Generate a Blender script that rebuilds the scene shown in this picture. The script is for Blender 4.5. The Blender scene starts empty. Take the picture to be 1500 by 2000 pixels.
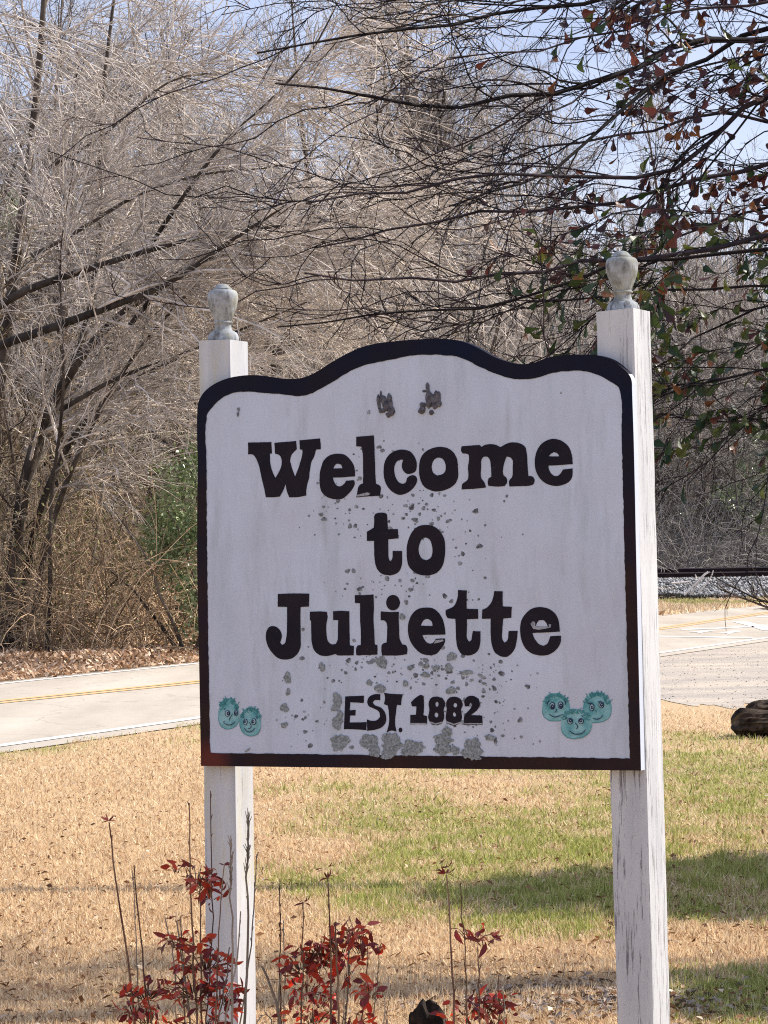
import bpy, math, random
import numpy as np
from mathutils import Vector, Matrix
from mathutils import noise as mnoise
from mathutils.geometry import tessellate_polygon

random.seed(7)
RNG = np.random.default_rng(11)
SC = bpy.context.scene
COL = SC.collection

# ------------------------------------------------------------------ camera
F = 5500.0
PITCH = math.atan(100.0 / F)
ROLL = 0.016
EYE = 1.5
cam_data = bpy.data.cameras.new("camera")
cam = bpy.data.objects.new("camera", cam_data)
COL.objects.link(cam)
CAM_R = Matrix.Rotation(math.pi / 2 + PITCH, 3, 'X') @ Matrix.Rotation(-ROLL, 3, 'Z')
cam.matrix_world = Matrix.Translation((0, 0, EYE)) @ CAM_R.to_4x4()
cam_data.sensor_fit = 'VERTICAL'
cam_data.sensor_height = 36.0
cam_data.sensor_width = 27.0
cam_data.lens = F / 2000.0 * 36.0
cam_data.clip_start = 0.1
cam_data.clip_end = 3000.0
SC.camera = cam

# ------------------------------------------------------------------ light
SUN_EL = math.radians(38.0)
SUN_AZ = math.radians(21.0)          # from +X towards +Y
SUN_DIR = Vector((math.cos(SUN_EL) * math.cos(SUN_AZ), math.cos(SUN_EL) * math.sin(SUN_AZ), math.sin(SUN_EL)))
world = bpy.data.worlds.new("World")
SC.world = world
world.use_nodes = True
wn, wl = world.node_tree.nodes, world.node_tree.links
wn.clear()
w_out = wn.new('ShaderNodeOutputWorld')
w_bg = wn.new('ShaderNodeBackground')
w_sky = wn.new('ShaderNodeTexSky')
w_sky.sky_type = 'NISHITA'
w_sky.sun_disc = False
w_sky.sun_elevation = SUN_EL
w_sky.sun_rotation = math.pi / 2 - SUN_AZ
w_sky.altitude = 100
w_sky.air_density = 1.3
w_sky.dust_density = 0.8
w_sky.ozone_density = 1.6
w_tc = wn.new('ShaderNodeTexCoord')
w_map = wn.new('ShaderNodeMapping')
w_map.inputs['Scale'].default_value = (2.2, 2.2, 7.0)
w_noise = wn.new('ShaderNodeTexNoise')
w_noise.inputs['Scale'].default_value = 1.7
w_noise.inputs['Detail'].default_value = 7.0
w_noise.inputs['Roughness'].default_value = 0.6
w_ramp = wn.new('ShaderNodeValToRGB')
w_ramp.color_ramp.elements[0].position = 0.40
w_ramp.color_ramp.elements[0].color = (0.34, 0.34, 0.34, 1)
w_ramp.color_ramp.elements[1].position = 0.66
w_ramp.color_ramp.elements[1].color = (0.85, 0.85, 0.85, 1)
w_mix = wn.new('ShaderNodeMixRGB')
w_mix.inputs[2].default_value = (8.2, 9.1, 11.4, 1)
wl.new(w_tc.outputs['Generated'], w_map.inputs['Vector'])
wl.new(w_map.outputs[0], w_noise.inputs['Vector'])
wl.new(w_noise.outputs['Fac'], w_ramp.inputs[0])
wl.new(w_ramp.outputs[0], w_mix.inputs[0])
w_tint = wn.new('ShaderNodeMixRGB')
w_tint.blend_type = 'MULTIPLY'
w_tint.inputs[0].default_value = 1.0
w_tint.inputs[2].default_value = (0.98, 0.93, 1.22, 1)
wl.new(w_sky.outputs[0], w_tint.inputs[1])
wl.new(w_tint.outputs[0], w_mix.inputs[1])
wl.new(w_mix.outputs[0], w_bg.inputs[0])
w_bg.inputs[1].default_value = 0.078
wl.new(w_bg.outputs[0], w_out.inputs[0])

sun_data = bpy.data.lights.new("sun", 'SUN')
sun_data.energy = 5.0
sun_data.angle = math.radians(0.53)
sun_data.color = (1.0, 0.93, 0.82)
sun = bpy.data.objects.new("sun", sun_data)
COL.objects.link(sun)
sun.location = (30, 10, 40)
sun.rotation_euler = SUN_DIR.to_track_quat('Z', 'Y').to_euler()

SC.view_settings.view_transform = 'Standard'
SC.view_settings.look = 'None'
SC.view_settings.gamma = 1.0
SC.view_settings.use_curve_mapping = False
SC.view_settings.exposure = 0.52
SC.cycles.max_bounces = 6
SC.cycles.filter_width = 1.1
SC.cycles.use_denoising = False
SC.cycles.transparent_max_bounces = 4

# ------------------------------------------------------------------ projection helpers (photo pixels 1500x2000)
def ray(px, py):
    return CAM_R @ Vector(((px - 750.0) / F, -(py - 1000.0) / F, -1.0))
CO = Vector((0, 0, EYE))
def G(px, py, z=0.0):                      # point on the level ground
    d = ray(px, py)
    return CO + d * ((z - EYE) / d.z)
def D(px, py, depth):                      # point at a distance
    d = ray(px, py)
    return CO + d * (depth / d.y)
PHI = math.radians(26.0)
S_R = Vector((math.cos(PHI), -math.sin(PHI), 0))      # along the sign, to the right
S_N = Vector((math.sin(PHI), math.cos(PHI), 0))       # backwards out of the sign
S_P = D(1236, 1100, 6.4)
def S(px, py, back=0.0):                   # point on the sign's plane
    d = ray(px, py)
    p0 = S_P + S_N * back
    return CO + d * ((p0 - CO).dot(S_N) / d.dot(S_N))

# ------------------------------------------------------------------ mesh helpers
def link(name, me, parent=None, **props):
    o = bpy.data.objects.new(name, me)
    COL.objects.link(o)
    if parent is not None:
        o.parent = parent
    for k, v in props.items():
        o[k] = v
    return o
def thing(name, label, cat, loc=(0, 0, 0), group=None):
    o = bpy.data.objects.new(name, None)
    o.empty_display_size = 0.1
    COL.objects.link(o)
    o.location = loc
    o['label'] = label
    o['category'] = cat
    if group:
        o['group'] = group
    return o
def tag(o, label, cat, group=None):
    o['label'] = label
    o['category'] = cat
    if group:
        o['group'] = group
    return o
def mesh_np(name, verts, faces, mat, attr=None, smooth=False, origin=None, midx=None):
    verts = np.asarray(verts, dtype=np.float32)
    if origin is not None:
        verts = verts - np.asarray(origin, dtype=np.float32)
    faces = np.asarray(faces, dtype=np.int32)
    n, k = faces.shape
    me = bpy.data.meshes.new(name)
    me.vertices.add(len(verts))
    me.vertices.foreach_set('co', verts.ravel())
    me.loops.add(n * k)
    me.loops.foreach_set('vertex_index', faces.ravel())
    me.polygons.add(n)
    me.polygons.foreach_set('loop_start', np.arange(0, n * k, k, dtype=np.int32))
    me.polygons.foreach_set('loop_total', np.full(n, k, dtype=np.int32))
    if smooth:
        me.polygons.foreach_set('use_smooth', np.ones(n, dtype=bool))
    for m in (mat if isinstance(mat, (list, tuple)) else [mat]):
        me.materials.append(m)
    if midx is not None:
        me.polygons.foreach_set('material_index', np.asarray(midx, dtype=np.int32))
    if attr is not None:
        for an, av in attr.items():
            a = me.attributes.new(an, 'FLOAT', 'POINT')
            a.data.foreach_set('value', np.asarray(av, dtype=np.float32).ravel())
    me.update()
    me.validate()
    return me
class MB:
    def __init__(s):
        s.v, s.f, s.m = [], [], []
    def add(s, vs, fs, m=0):
        b = len(s.v)
        s.v += [tuple(v) for v in vs]
        s.f += [tuple(i + b for i in f) for f in fs]
        s.m += [m] * len(fs)
    def box(s, p, ax, ay, az, m=0):
        p, ax, ay, az = map(Vector, (p, ax, ay, az))
        vs = [p, p + ax, p + ax + ay, p + ay, p + az, p + ax + az, p + ax + ay + az, p + ay + az]
        s.add(vs, [(0, 3, 2, 1), (4, 5, 6, 7), (0, 1, 5, 4), (1, 2, 6, 5), (2, 3, 7, 6), (3, 0, 4, 7)], m)
    def build(s, name, mats, parent=None, smooth=False, origin=None, **props):
        me = bpy.data.meshes.new(name)
        vs = s.v
        if origin is not None:
            o = Vector(origin)
            vs = [tuple(Vector(v) - o) for v in vs]
        me.from_pydata(vs, [], s.f)
        for m in (mats if isinstance(mats, (list, tuple)) else [mats]):
            me.materials.append(m)
        me.polygons.foreach_set('material_index', s.m)
        if smooth:
            me.polygons.foreach_set('use_smooth', [True] * len(s.f))
        me.update()
        ob = link(name, me, parent, **props)
        if origin is not None and parent is None:
            ob.location = origin
        return ob

def unit(a):
    return a / np.maximum(np.linalg.norm(a, axis=-1, keepdims=True), 1e-9)
def grow(start, dirs, length, nseg, wob, trop=(0, 0, 0), rng=RNG):
    n = len(start)
    d = unit(np.asarray(dirs, float))
    p = np.asarray(start, float).copy()
    out = [p.copy()]
    L = np.broadcast_to(np.asarray(length, float), (n,))[:, None] / nseg
    trop = np.asarray(trop, float)
    for k in range(nseg):
        d = unit(d + rng.normal(0, wob, (n, 3)) + trop)
        p = p + d * L
        out.append(p.copy())
    return np.stack(out, 1)
def sprout(P, R, n, t0, t1, ang, rng=RNG, weights=None):
    N, K, _ = P.shape
    idx = rng.integers(0, N, n) if weights is None else rng.choice(N, n, p=weights / weights.sum())
    t = rng.uniform(t0, t1, n) * (K - 1)
    k = np.clip(t.astype(int), 0, K - 2)
    f = (t - k)[:, None]
    a, b = P[idx, k], P[idx, k + 1]
    pos = a * (1 - f) + b * f
    tan = unit(b - a)
    rnd = unit(np.cross(tan, rng.normal(size=(n, 3))))
    an = rng.uniform(ang[0], ang[1], n)[:, None]
    dirs = tan * np.cos(an) + rnd * np.sin(an)
    r = R[idx, k] * (1 - f[:, 0]) + R[idx, k + 1] * f[:, 0]
    return pos, dirs, r, t / (K - 1)
def taper(n, K, r0, r1):
    t = np.linspace(0, 1, K)[None, :]
    return np.asarray(r0)[:, None] * (1 - t) + np.asarray(r1)[:, None] * t if np.ndim(r0) else np.full((n, 1), r0) * (1 - t) + r1 * t
def tubes(P, R, sides):
    N, K, _ = P.shape
    T = np.empty_like(P)
    T[:, 1:-1] = P[:, 2:] - P[:, :-2]
    T[:, 0] = P[:, 1] - P[:, 0]
    T[:, -1] = P[:, -1] - P[:, -2]
    T = unit(T)
    mt = unit(T.mean(1))
    ref = np.where(np.abs(mt[:, 2:3]) < 0.75, np.array([[0, 0, 1.0]]), np.array([[1.0, 0, 0]]))[:, None, :]
    U = unit(np.cross(T, np.broadcast_to(ref, T.shape)))
    V = np.cross(T, U)
    a = np.arange(sides) * 2 * math.pi / sides
    ring = U[:, :, None, :] * np.cos(a)[None, None, :, None] + V[:, :, None, :] * np.sin(a)[None, None, :, None]
    verts = P[:, :, None, :] + ring * R[:, :, None, None]
    base = (np.arange(N) * K * sides)[:, None, None]
    kk = np.arange(K - 1)[None, :, None] * sides
    j = np.arange(sides)[None, None, :]
    j2 = (j + 1) % sides
    A = base + kk + j
    B = base + kk + j2
    q = np.stack([A, B, B + sides, A + sides], -1).reshape(-1, 4)
    return verts.reshape(-1, 3), q, np.repeat(np.arange(N), K * sides)
def join(parts):
    vs, fs, at, b = [], [], [], 0
    for (v, f, t) in parts:
        vs.append(v); fs.append(f + b); at.append(t); b += len(v)
    return np.concatenate(vs), np.concatenate(fs), np.concatenate(at)
def tube_part(P, R, sides, rng=RNG):
    v, f, idx = tubes(P, R, sides)
    return v, f, rng.uniform(0, 1, len(P))[idx]

def vnoise(x, y, seed=0):
    xi, yi = np.floor(x).astype(int), np.floor(y).astype(int)
    fx, fy = x - xi, y - yi
    fx, fy = fx * fx * (3 - 2 * fx), fy * fy * (3 - 2 * fy)
    def h(a, b):
        s = np.sin(a * 127.1 + b * 311.7 + seed * 74.7) * 43758.5453
        return s - np.floor(s)
    return (h(xi, yi) * (1 - fx) + h(xi + 1, yi) * fx) * (1 - fy) + (h(xi, yi + 1) * (1 - fx) + h(xi + 1, yi + 1) * fx) * fy
def fbm(x, y, seed=0, octs=4):
    s, a, tot = 0, 1.0, 0
    for o in range(octs):
        s = s + a * vnoise(x * 2 ** o, y * 2 ** o, seed + o); tot += a; a *= 0.55
    return s / tot

# ------------------------------------------------------------------ materials
def new_mat(name, rough=0.8, spec=0.3):
    m = bpy.data.materials.new(name)
    m.use_nodes = True
    nt = m.node_tree
    b = nt.nodes['Principled BSDF']
    b.inputs['Roughness'].default_value = rough
    b.inputs['Specular IOR Level'].default_value = spec
    return m, nt, b
def nd(nt, t, **kw):
    n = nt.nodes.new(t)
    for k, v in kw.items():
        if k.startswith('i_'):
            key = k[2:]
            n.inputs[int(key) if key.isdigit() else key.replace('_', ' ')].default_value = v
        else:
            setattr(n, k, v)
    return n
def ramp(nt, src, stops):
    r = nt.nodes.new('ShaderNodeValToRGB')
    e = r.color_ramp.elements
    while len(e) < len(stops):
        e.new(0.5)
    for i, (p, c) in enumerate(stops):
        e[i].position = p
        e[i].color = (*c, 1) if len(c) == 3 else c
    nt.links.new(src, r.inputs[0])
    return r.outputs[0]
def mixc(nt, fac, a, b, mode='MIX'):
    n = nt.nodes.new('ShaderNodeMixRGB')
    n.blend_type = mode
    for i, x in ((0, fac), (1, a), (2, b)):
        if hasattr(x, 'links'):
            nt.links.new(x, n.inputs[i])
        else:
            n.inputs[i].default_value = x if i == 0 else (*x, 1)
    return n.outputs[0]
def noise(nt, vec, scale, detail=5, rough=0.6, dist=0.0):
    n = nd(nt, 'ShaderNodeTexNoise')
    n.inputs['Scale'].default_value = scale
    n.inputs['Detail'].default_value = detail
    n.inputs['Roughness'].default_value = rough
    n.inputs['Distortion'].default_value = dist
    if vec is not None:
        nt.links.new(vec, n.inputs['Vector'])
    return n.outputs['Fac']
def coords(nt, scale=(1, 1, 1), rot=(0, 0, 0), kind='Object'):
    tc = nt.nodes.new('ShaderNodeTexCoord')
    mp = nt.nodes.new('ShaderNodeMapping')
    mp.inputs['Scale'].default_value = scale
    mp.inputs['Rotation'].default_value = rot
    nt.links.new(tc.outputs[kind], mp.inputs['Vector'])
    return mp.outputs[0]
def attr(nt, name):
    a = nt.nodes.new('ShaderNodeAttribute')
    a.attribute_name = name
    return a.outputs['Fac']
def bump(nt, b, h, strength=0.3, dist=0.01):
    n = nt.nodes.new('ShaderNodeBump')
    n.inputs['Strength'].default_value = strength
    n.inputs['Distance'].default_value = dist
    nt.links.new(h, n.inputs['Height'])
    nt.links.new(n.outputs[0], b.inputs['Normal'])

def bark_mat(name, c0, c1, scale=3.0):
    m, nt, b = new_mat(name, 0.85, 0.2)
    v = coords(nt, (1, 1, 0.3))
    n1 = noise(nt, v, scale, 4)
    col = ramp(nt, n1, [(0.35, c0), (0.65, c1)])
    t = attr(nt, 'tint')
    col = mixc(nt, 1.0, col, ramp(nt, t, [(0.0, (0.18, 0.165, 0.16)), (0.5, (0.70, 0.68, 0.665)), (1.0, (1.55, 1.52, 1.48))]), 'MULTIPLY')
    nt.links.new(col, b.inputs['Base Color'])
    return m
def leafy_mat(name, stops, transl=0.35, rough=0.5, spec=0.4):
    m, nt, b = new_mat(name, rough, spec)
    t = attr(nt, 'tint')
    col = ramp(nt, t, stops)
    nt.links.new(col, b.inputs['Base Color'])
    tr = nd(nt, 'ShaderNodeBsdfTranslucent')
    nt.links.new(col, tr.inputs[0])
    mx = nd(nt, 'ShaderNodeMixShader')
    mx.inputs[0].default_value = transl
    nt.links.new(b.outputs[0], mx.inputs[1])
    nt.links.new(tr.outputs[0], mx.inputs[2])
    nt.links.new(mx.outputs[0], nt.nodes['Material Output'].inputs[0])
    return m
def plain_leaf(name, c, c2, transl=0.3):
    m, nt, b = new_mat(name, 0.42, 0.45)
    v = coords(nt)
    oi = nd(nt, 'ShaderNodeObjectInfo')
    col = ramp(nt, oi.outputs['Random'], [(0.0, c), (1.0, c2)])
    col = mixc(nt, ramp(nt, noise(nt, v, 60, 3), [(0.4, (0, 0, 0)), (0.7, (0.55, 0.55, 0.55))]), col, tuple(x * 0.45 for x in c))
    nt.links.new(col, b.inputs['Base Color'])
    tr = nd(nt, 'ShaderNodeBsdfTranslucent')
    nt.links.new(col, tr.inputs[0])
    mx = nd(nt, 'ShaderNodeMixShader')
    mx.inputs[0].default_value = transl
    nt.links.new(b.outputs[0], mx.inputs[1])
    nt.links.new(tr.outputs[0], mx.inputs[2])
    nt.links.new(mx.outputs[0], nt.nodes['Material Output'].inputs[0])
    return m

M_TWIG = bark_mat('twig_bark', (0.33, 0.29, 0.255), (0.72, 0.66, 0.60))
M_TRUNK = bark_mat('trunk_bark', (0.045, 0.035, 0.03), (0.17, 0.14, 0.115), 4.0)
M_SAPTWIG = bark_mat('sapling_twig', (0.36, 0.28, 0.195), (0.72, 0.60, 0.45))
M_FARTWIG = bark_mat('far_haze_twig', (0.25, 0.225, 0.205), (0.58, 0.54, 0.50))  # greyed tone puts distance haze into the twig colour
M_BRUSH = bark_mat('brush_stem', (0.40, 0.28, 0.17), (0.78, 0.59, 0.40))
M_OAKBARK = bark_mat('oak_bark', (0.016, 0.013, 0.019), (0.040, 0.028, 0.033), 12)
M_PALE = bark_mat('bleached_wood', (0.7, 0.67, 0.63), (0.85, 0.82, 0.78), 12)
M_STEM = bark_mat('shrub_stem', (0.10, 0.045, 0.03), (0.26, 0.17, 0.12), 25)
M_STEMGREY = bark_mat('shrub_stem_grey', (0.22, 0.19, 0.16), (0.38, 0.33, 0.28), 25)

def sign_white():
    m, nt, b = new_mat('sign_white_paint', 0.55, 0.35)
    v = coords(nt)
    vs = coords(nt, (1, 1, 0.16))
    c = mixc(nt, ramp(nt, noise(nt, v, 5, 5), [(0.38, (0, 0, 0)), (0.72, (1, 1, 1))]), (0.475, 0.53, 0.65), (0.45, 0.475, 0.57))
    c = mixc(nt, ramp(nt, noise(nt, vs, 9, 6, 0.65), [(0.48, (0, 0, 0)), (0.78, (0.65, 0.65, 0.65))]), c, (0.37, 0.42, 0.50))
    c = mixc(nt, ramp(nt, noise(nt, vs, 28, 5, 0.65), [(0.52, (0, 0, 0)), (0.76, (0.6, 0.6, 0.6))]), c, (0.32, 0.35, 0.39))
    c = mixc(nt, ramp(nt, noise(nt, v, 240, 3), [(0.66, (0, 0, 0)), (0.80, (0.10, 0.10, 0.10))]), c, (0.3, 0.3, 0.33))
    nt.links.new(c, b.inputs['Base Color'])
    bump(nt, b, noise(nt, v, 90, 4), 0.12, 0.002)
    return m
def sign_black():
    m, nt, b = new_mat('sign_black_paint', 0.65, 0.12)
    v = coords(nt)
    c = mixc(nt, ramp(nt, noise(nt, v, 8, 5), [(0.35, (0, 0, 0)), (0.7, (1, 1, 1))]), (0.009, 0.007, 0.014), (0.017, 0.012, 0.018))
    c = mixc(nt, ramp(nt, noise(nt, v, 160, 3), [(0.66, (0, 0, 0)), (0.78, (0.4, 0.4, 0.4))]), c, (0.12, 0.11, 0.12))
    nt.links.new(c, b.inputs['Base Color'])
    bump(nt, b, noise(nt, v, 120, 4), 0.2, 0.002)
    return m
def border_mat():
    m, nt, b = new_mat('border_paint', 0.7, 0.08)
    v = coords(nt)
    sep = nd(nt, 'ShaderNodeSeparateXYZ')
    nt.links.new(v, sep.inputs[0])
    c = mixc(nt, ramp(nt, noise(nt, v, 4, 4), [(0.35, (0, 0, 0)), (0.7, (1, 1, 1))]), (0.006, 0.009, 0.024), (0.013, 0.010, 0.014))
    # worn brownish-red towards the weathered bottom of the board (paint wear)
    mr = nd(nt, 'ShaderNodeMapRange')
    mr.inputs[1].default_value = 0.35; mr.inputs[2].default_value = -0.12
    nt.links.new(sep.outputs[2], mr.inputs[0])
    mul = nd(nt, 'ShaderNodeMath', operation='MULTIPLY')
    nt.links.new(mr.outputs[0], mul.inputs[0])
    nt.links.new(ramp(nt, noise(nt, v, 7, 5), [(0.3, (0.25,) * 3), (0.7, (1, 1, 1))]), mul.inputs[1])
    c = mixc(nt, mul.outputs[0], c, (0.032, 0.016, 0.013))
    # one rust-red worn corner
    vm = nd(nt, 'ShaderNodeVectorMath', operation='DISTANCE')
    vm.inputs[1].default_value = tuple(S(412, 1487) - S_P)
    nt.links.new(v, vm.inputs[0])
    mr2 = nd(nt, 'ShaderNodeMapRange')
    mr2.inputs[1].default_value = 0.065; mr2.inputs[2].default_value = 0.02
    nt.links.new(vm.outputs['Value'], mr2.inputs[0])
    c = mixc(nt, mr2.outputs[0], c, (0.10, 0.026, 0.020))
    nt.links.new(c, b.inputs['Base Color'])
    bump(nt, b, noise(nt, v, 150, 4), 0.25, 0.002)
    return m
def post_mat(name, crackamt, moss):
    m, nt, b = new_mat(name, 0.6, 0.3)
    v = coords(nt)
    vs = coords(nt, (1, 1, 0.045))
    vl = coords(nt, (1, 1, 0.16))
    c = mixc(nt, ramp(nt, noise(nt, vl, 14, 5), [(0.4, (0, 0, 0)), (0.75, (1, 1, 1))]), (0.52, 0.53, 0.555), (0.38, 0.395, 0.43))
    if moss:
        c = mixc(nt, ramp(nt, noise(nt, vl, 22, 5, 0.7), [(0.50, (0, 0, 0)), (0.70, (0.7, 0.7, 0.7))]), c, (0.48, 0.44, 0.30))
    crk = ramp(nt, noise(nt, vs, 150, 6, 0.75), [(1 - crackamt - 0.05, (0, 0, 0)), (1 - crackamt, (1, 1, 1))])
    msk = ramp(nt, noise(nt, vl, 5.0, 3), [(0.40, (0, 0, 0)), (0.58, (1, 1, 1))])
    fac = nd(nt, 'ShaderNodeMath', operation='MULTIPLY')
    nt.links.new(crk, fac.inputs[0]); nt.links.new(msk, fac.inputs[1])
    c = mixc(nt, fac.outputs[0], c, (0.15, 0.14, 0.155))
    c = mixc(nt, ramp(nt, noise(nt, v, 55, 2), [(0.74, (0, 0, 0)), (0.76, (0.8, 0.8, 0.8))]), c, (0.3, 0.27, 0.25))
    nt.links.new(c, b.inputs['Base Color'])
    inv = nd(nt, 'ShaderNodeMath', operation='SUBTRACT'); inv.inputs[0].default_value = 1.0
    nt.links.new(fac.outputs[0], inv.inputs[1])
    bump(nt, b, inv.outputs[0], 0.6, 0.003)
    return m
def finial_mat():
    m, nt, b = new_mat('finial_weathered_paint', 0.75, 0.2)
    v = coords(nt)
    vl = coords(nt, (1, 1, 0.3))
    c = mixc(nt, ramp(nt, noise(nt, v, 30, 5, 0.7), [(0.38, (0, 0, 0)), (0.62, (1, 1, 1))]), (0.36, 0.39, 0.43), (0.20, 0.205, 0.195))
    c = mixc(nt, ramp(nt, noise(nt, vl, 60, 5, 0.7), [(0.52, (0, 0, 0)), (0.66, (1, 1, 1))]), c, (0.10, 0.095, 0.10))
    c = mixc(nt, ramp(nt, noise(nt, v, 18, 3), [(0.5, (0, 0, 0)), (0.75, (0.6, 0.6, 0.6))]), c, (0.36, 0.35, 0.22))
    nt.links.new(c, b.inputs['Base Color'])
    bump(nt, b, noise(nt, vl, 90, 5), 0.5, 0.003)
    return m
M_SW, M_SB, M_BORD = sign_white(), sign_black(), border_mat()
M_POSTL, M_POSTR, M_FIN = post_mat('post_paint_left', 0.33, True), post_mat('post_paint_right', 0.385, False), finial_mat()
def simple(name, c, rough=0.7, c2=None, scale=40, spec=0.3):
    m, nt, b = new_mat(name, rough, spec)
    if c2:
        v = coords(nt)
        nt.links.new(ramp(nt, noise(nt, v, scale, 5), [(0.35, c), (0.65, c2)]), b.inputs['Base Color'])
        bump(nt, b, noise(nt, v, scale * 1.5, 4), 0.3, 0.01)
    else:
        b.inputs['Base Color'].default_value = (*c, 1)
    return m
M_LICHEN = simple('lichen', (0.11, 0.125, 0.13), 0.95, (0.30, 0.33, 0.355), 210)
M_SPECK = simple('mildew', (0.05, 0.05, 0.06), 0.95, (0.27, 0.29, 0.33), 70)
M_MUD = simple('dried_mud', (0.045, 0.043, 0.055), 0.95, (0.14, 0.135, 0.155), 110)
M_TEAL = simple('teal_paint', (0.06, 0.25, 0.28), 0.6, (0.24, 0.44, 0.48), 34)
M_TEALD = simple('dark_teal_paint', (0.025, 0.16, 0.18), 0.6, (0.06, 0.25, 0.28), 90)
M_INK = simple('navy_ink', (0.008, 0.018, 0.06), 0.6)
M_EYE = simple('pale_teal_paint', (0.30, 0.43, 0.48), 0.6)
M_WORN = simple('worn_paint', (0.16, 0.17, 0.20), 0.7, (0.36, 0.37, 0.42), 150)

# lawn / woodland floor
def road_far_x(y):
    return -2.87 + 0.330 * (y - 43.2)
def lawn_green(x, y):
    """how green the grass is at a spot (0 straw .. 1 green)"""
    g = fbm(x * 0.55, y * 0.30, 3, 4)
    g2 = fbm(x * 1.6 + 9, y * 0.9, 8, 3)
    v = (g - 0.52) * 3.2 + (g2 - 0.5) * 1.4 + 0.10
    for (px, py, rx, ry, s) in ((1000, 1650, 230, 45, 0.95), (1420, 1515, 160, 70, 0.95), (400, 1520, 120, 40, 0.5), (690, 1735, 75, 22, 1.0),
                                (1150, 1790, 260, 40, 1.0), (1400, 1750, 160, 50, 1.1), (700, 1560, 260, 50, 0.5), (1430, 1940, 130, 60, 1.1), (1350, 1450, 90, 30, 0.4),
                                (150, 1600, 260, 130, -0.8), (150, 1850, 300, 150, -0.9), (900, 1880, 300, 60, -0.7), (1400, 1850, 130, 40, -0.8), (1400, 1410, 200, 30, -0.7),
                                (620, 1660, 120, 30, -0.6), (250, 1480, 300, 40, -0.4)):
        c = G(px, py)
        ex = abs(G(px + rx, py).x - c.x)
        ey = abs(G(px, py - ry).y - G(px, py + ry).y) / 2
        v = v + s * np.exp(-(((x - c.x) / ex) ** 2 + ((y - c.y) / ey) ** 2))
    return np.clip(v, 0, 1)
STRAW = [(0.0, (0.32, 0.18, 0.09)), (0.5, (0.78, 0.58, 0.36)), (1.0, (0.95, 0.80, 0.56))]
GREEN = [(0.0, (0.17, 0.19, 0.045)), (0.5, (0.38, 0.40, 0.10)), (1.0, (0.64, 0.63, 0.24))]
def ground_mat():
    m, nt, b = new_mat('lawn_and_woodland_floor', 0.95, 0.1)
    v = coords(nt)
    n1 = noise(nt, v, 45, 6, 0.7)
    straw = ramp(nt, n1, [(0.3, (0.34, 0.22, 0.12)), (0.55, (0.58, 0.42, 0.25)), (0.75, (0.74, 0.58, 0.37))])
    green = ramp(nt, n1, [(0.3, (0.20, 0.17, 0.07)), (0.7, (0.50, 0.43, 0.20))])
    lawn = mixc(nt, attr(nt, 'green'), straw, green)
    n2 = noise(nt, v, 9, 8, 0.75)
    wood = ramp(nt, n2, [(0.3, (0.055, 0.038, 0.026)), (0.5, (0.13, 0.09, 0.06)), (0.7, (0.24, 0.175, 0.12))])
    c = mixc(nt, attr(nt, 'woods'), lawn, wood)
    nt.links.new(c, b.inputs['Base Color'])
    bump(nt, b, n1, 0.6, 0.02)
    return m
M_GROUND = ground_mat()
def blade_mat():
    m, nt, b = new_mat('grass_blade', 0.7, 0.2)
    t = attr(nt, 'tint')
    s = ramp(nt, t, STRAW)
    g = ramp(nt, t, GREEN)
    c = mixc(nt, attr(nt, 'green'), s, g)
    nt.links.new(c, b.inputs['Base Color'])
    tr = nd(nt, 'ShaderNodeBsdfTranslucent'); nt.links.new(c, tr.inputs[0])
    mx = nd(nt, 'ShaderNodeMixShader'); mx.inputs[0].default_value = 0.3
    nt.links.new(b.outputs[0], mx.inputs[1]); nt.links.new(tr.outputs[0], mx.inputs[2])
    nt.links.new(mx.outputs[0], nt.nodes['Material Output'].inputs[0])
    return m
M_BLADE = blade_mat()
M_DEADLEAF = leafy_mat('dead_leaf', [(0.0, (0.16, 0.08, 0.04)), (0.3, (0.40, 0.23, 0.13)), (0.65, (0.66, 0.46, 0.30)), (1.0, (0.88, 0.70, 0.52))], 0.15, 0.8, 0.15)

# ------------------------------------------------------------------ ground
def hill(x, y):
    t = np.clip((y - 128) / 150.0, 0, 1)
    h = 17.0 * t * t * (3 - 2 * t)
    # bank rising behind the roadside thicket on the left
    s = road_far_x(y) - 9 - x
    t2 = np.clip(s / 70.0, 0, 1)
    return np.maximum(h, 9.0 * t2 * t2 * (3 - 2 * t2) * np.clip((y - 35) / 40.0, 0, 1))
xs = np.unique(np.concatenate([np.linspace(-1500, -60, 14), np.linspace(-60, -8, 27), np.linspace(-8, 10, 110), np.linspace(10, 60, 26), np.linspace(60, 1500, 14)]))
ys = np.unique(np.concatenate([np.linspace(-600, 4, 8), np.linspace(4, 34, 150), np.linspace(34, 130, 60), np.linspace(130, 320, 30), np.linspace(320, 2400, 12)]))
XX, YY = np.meshgrid(xs, ys)
gx, gy = XX.ravel(), YY.ravel()
gz = hill(gx, gy)
nx, ny = len(xs), len(ys)
i0 = (np.arange(ny - 1)[:, None] * nx + np.arange(nx - 1)[None, :]).ravel()
gf = np.stack([i0, i0 + 1, i0 + 1 + nx, i0 + nx], 1)
woods = (gx < road_far_x(gy) + 1.2).astype(float)
woods = np.maximum(woods, (gy > 112).astype(float))
woods = np.where(gy < 14, 0, woods)
gme = mesh_np('ground', np.stack([gx, gy, gz], 1), gf, M_GROUND, {'green': lawn_green(gx, gy) * (gy < 110), 'woods': woods}, smooth=True)
link('ground', gme, kind='structure')

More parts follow.
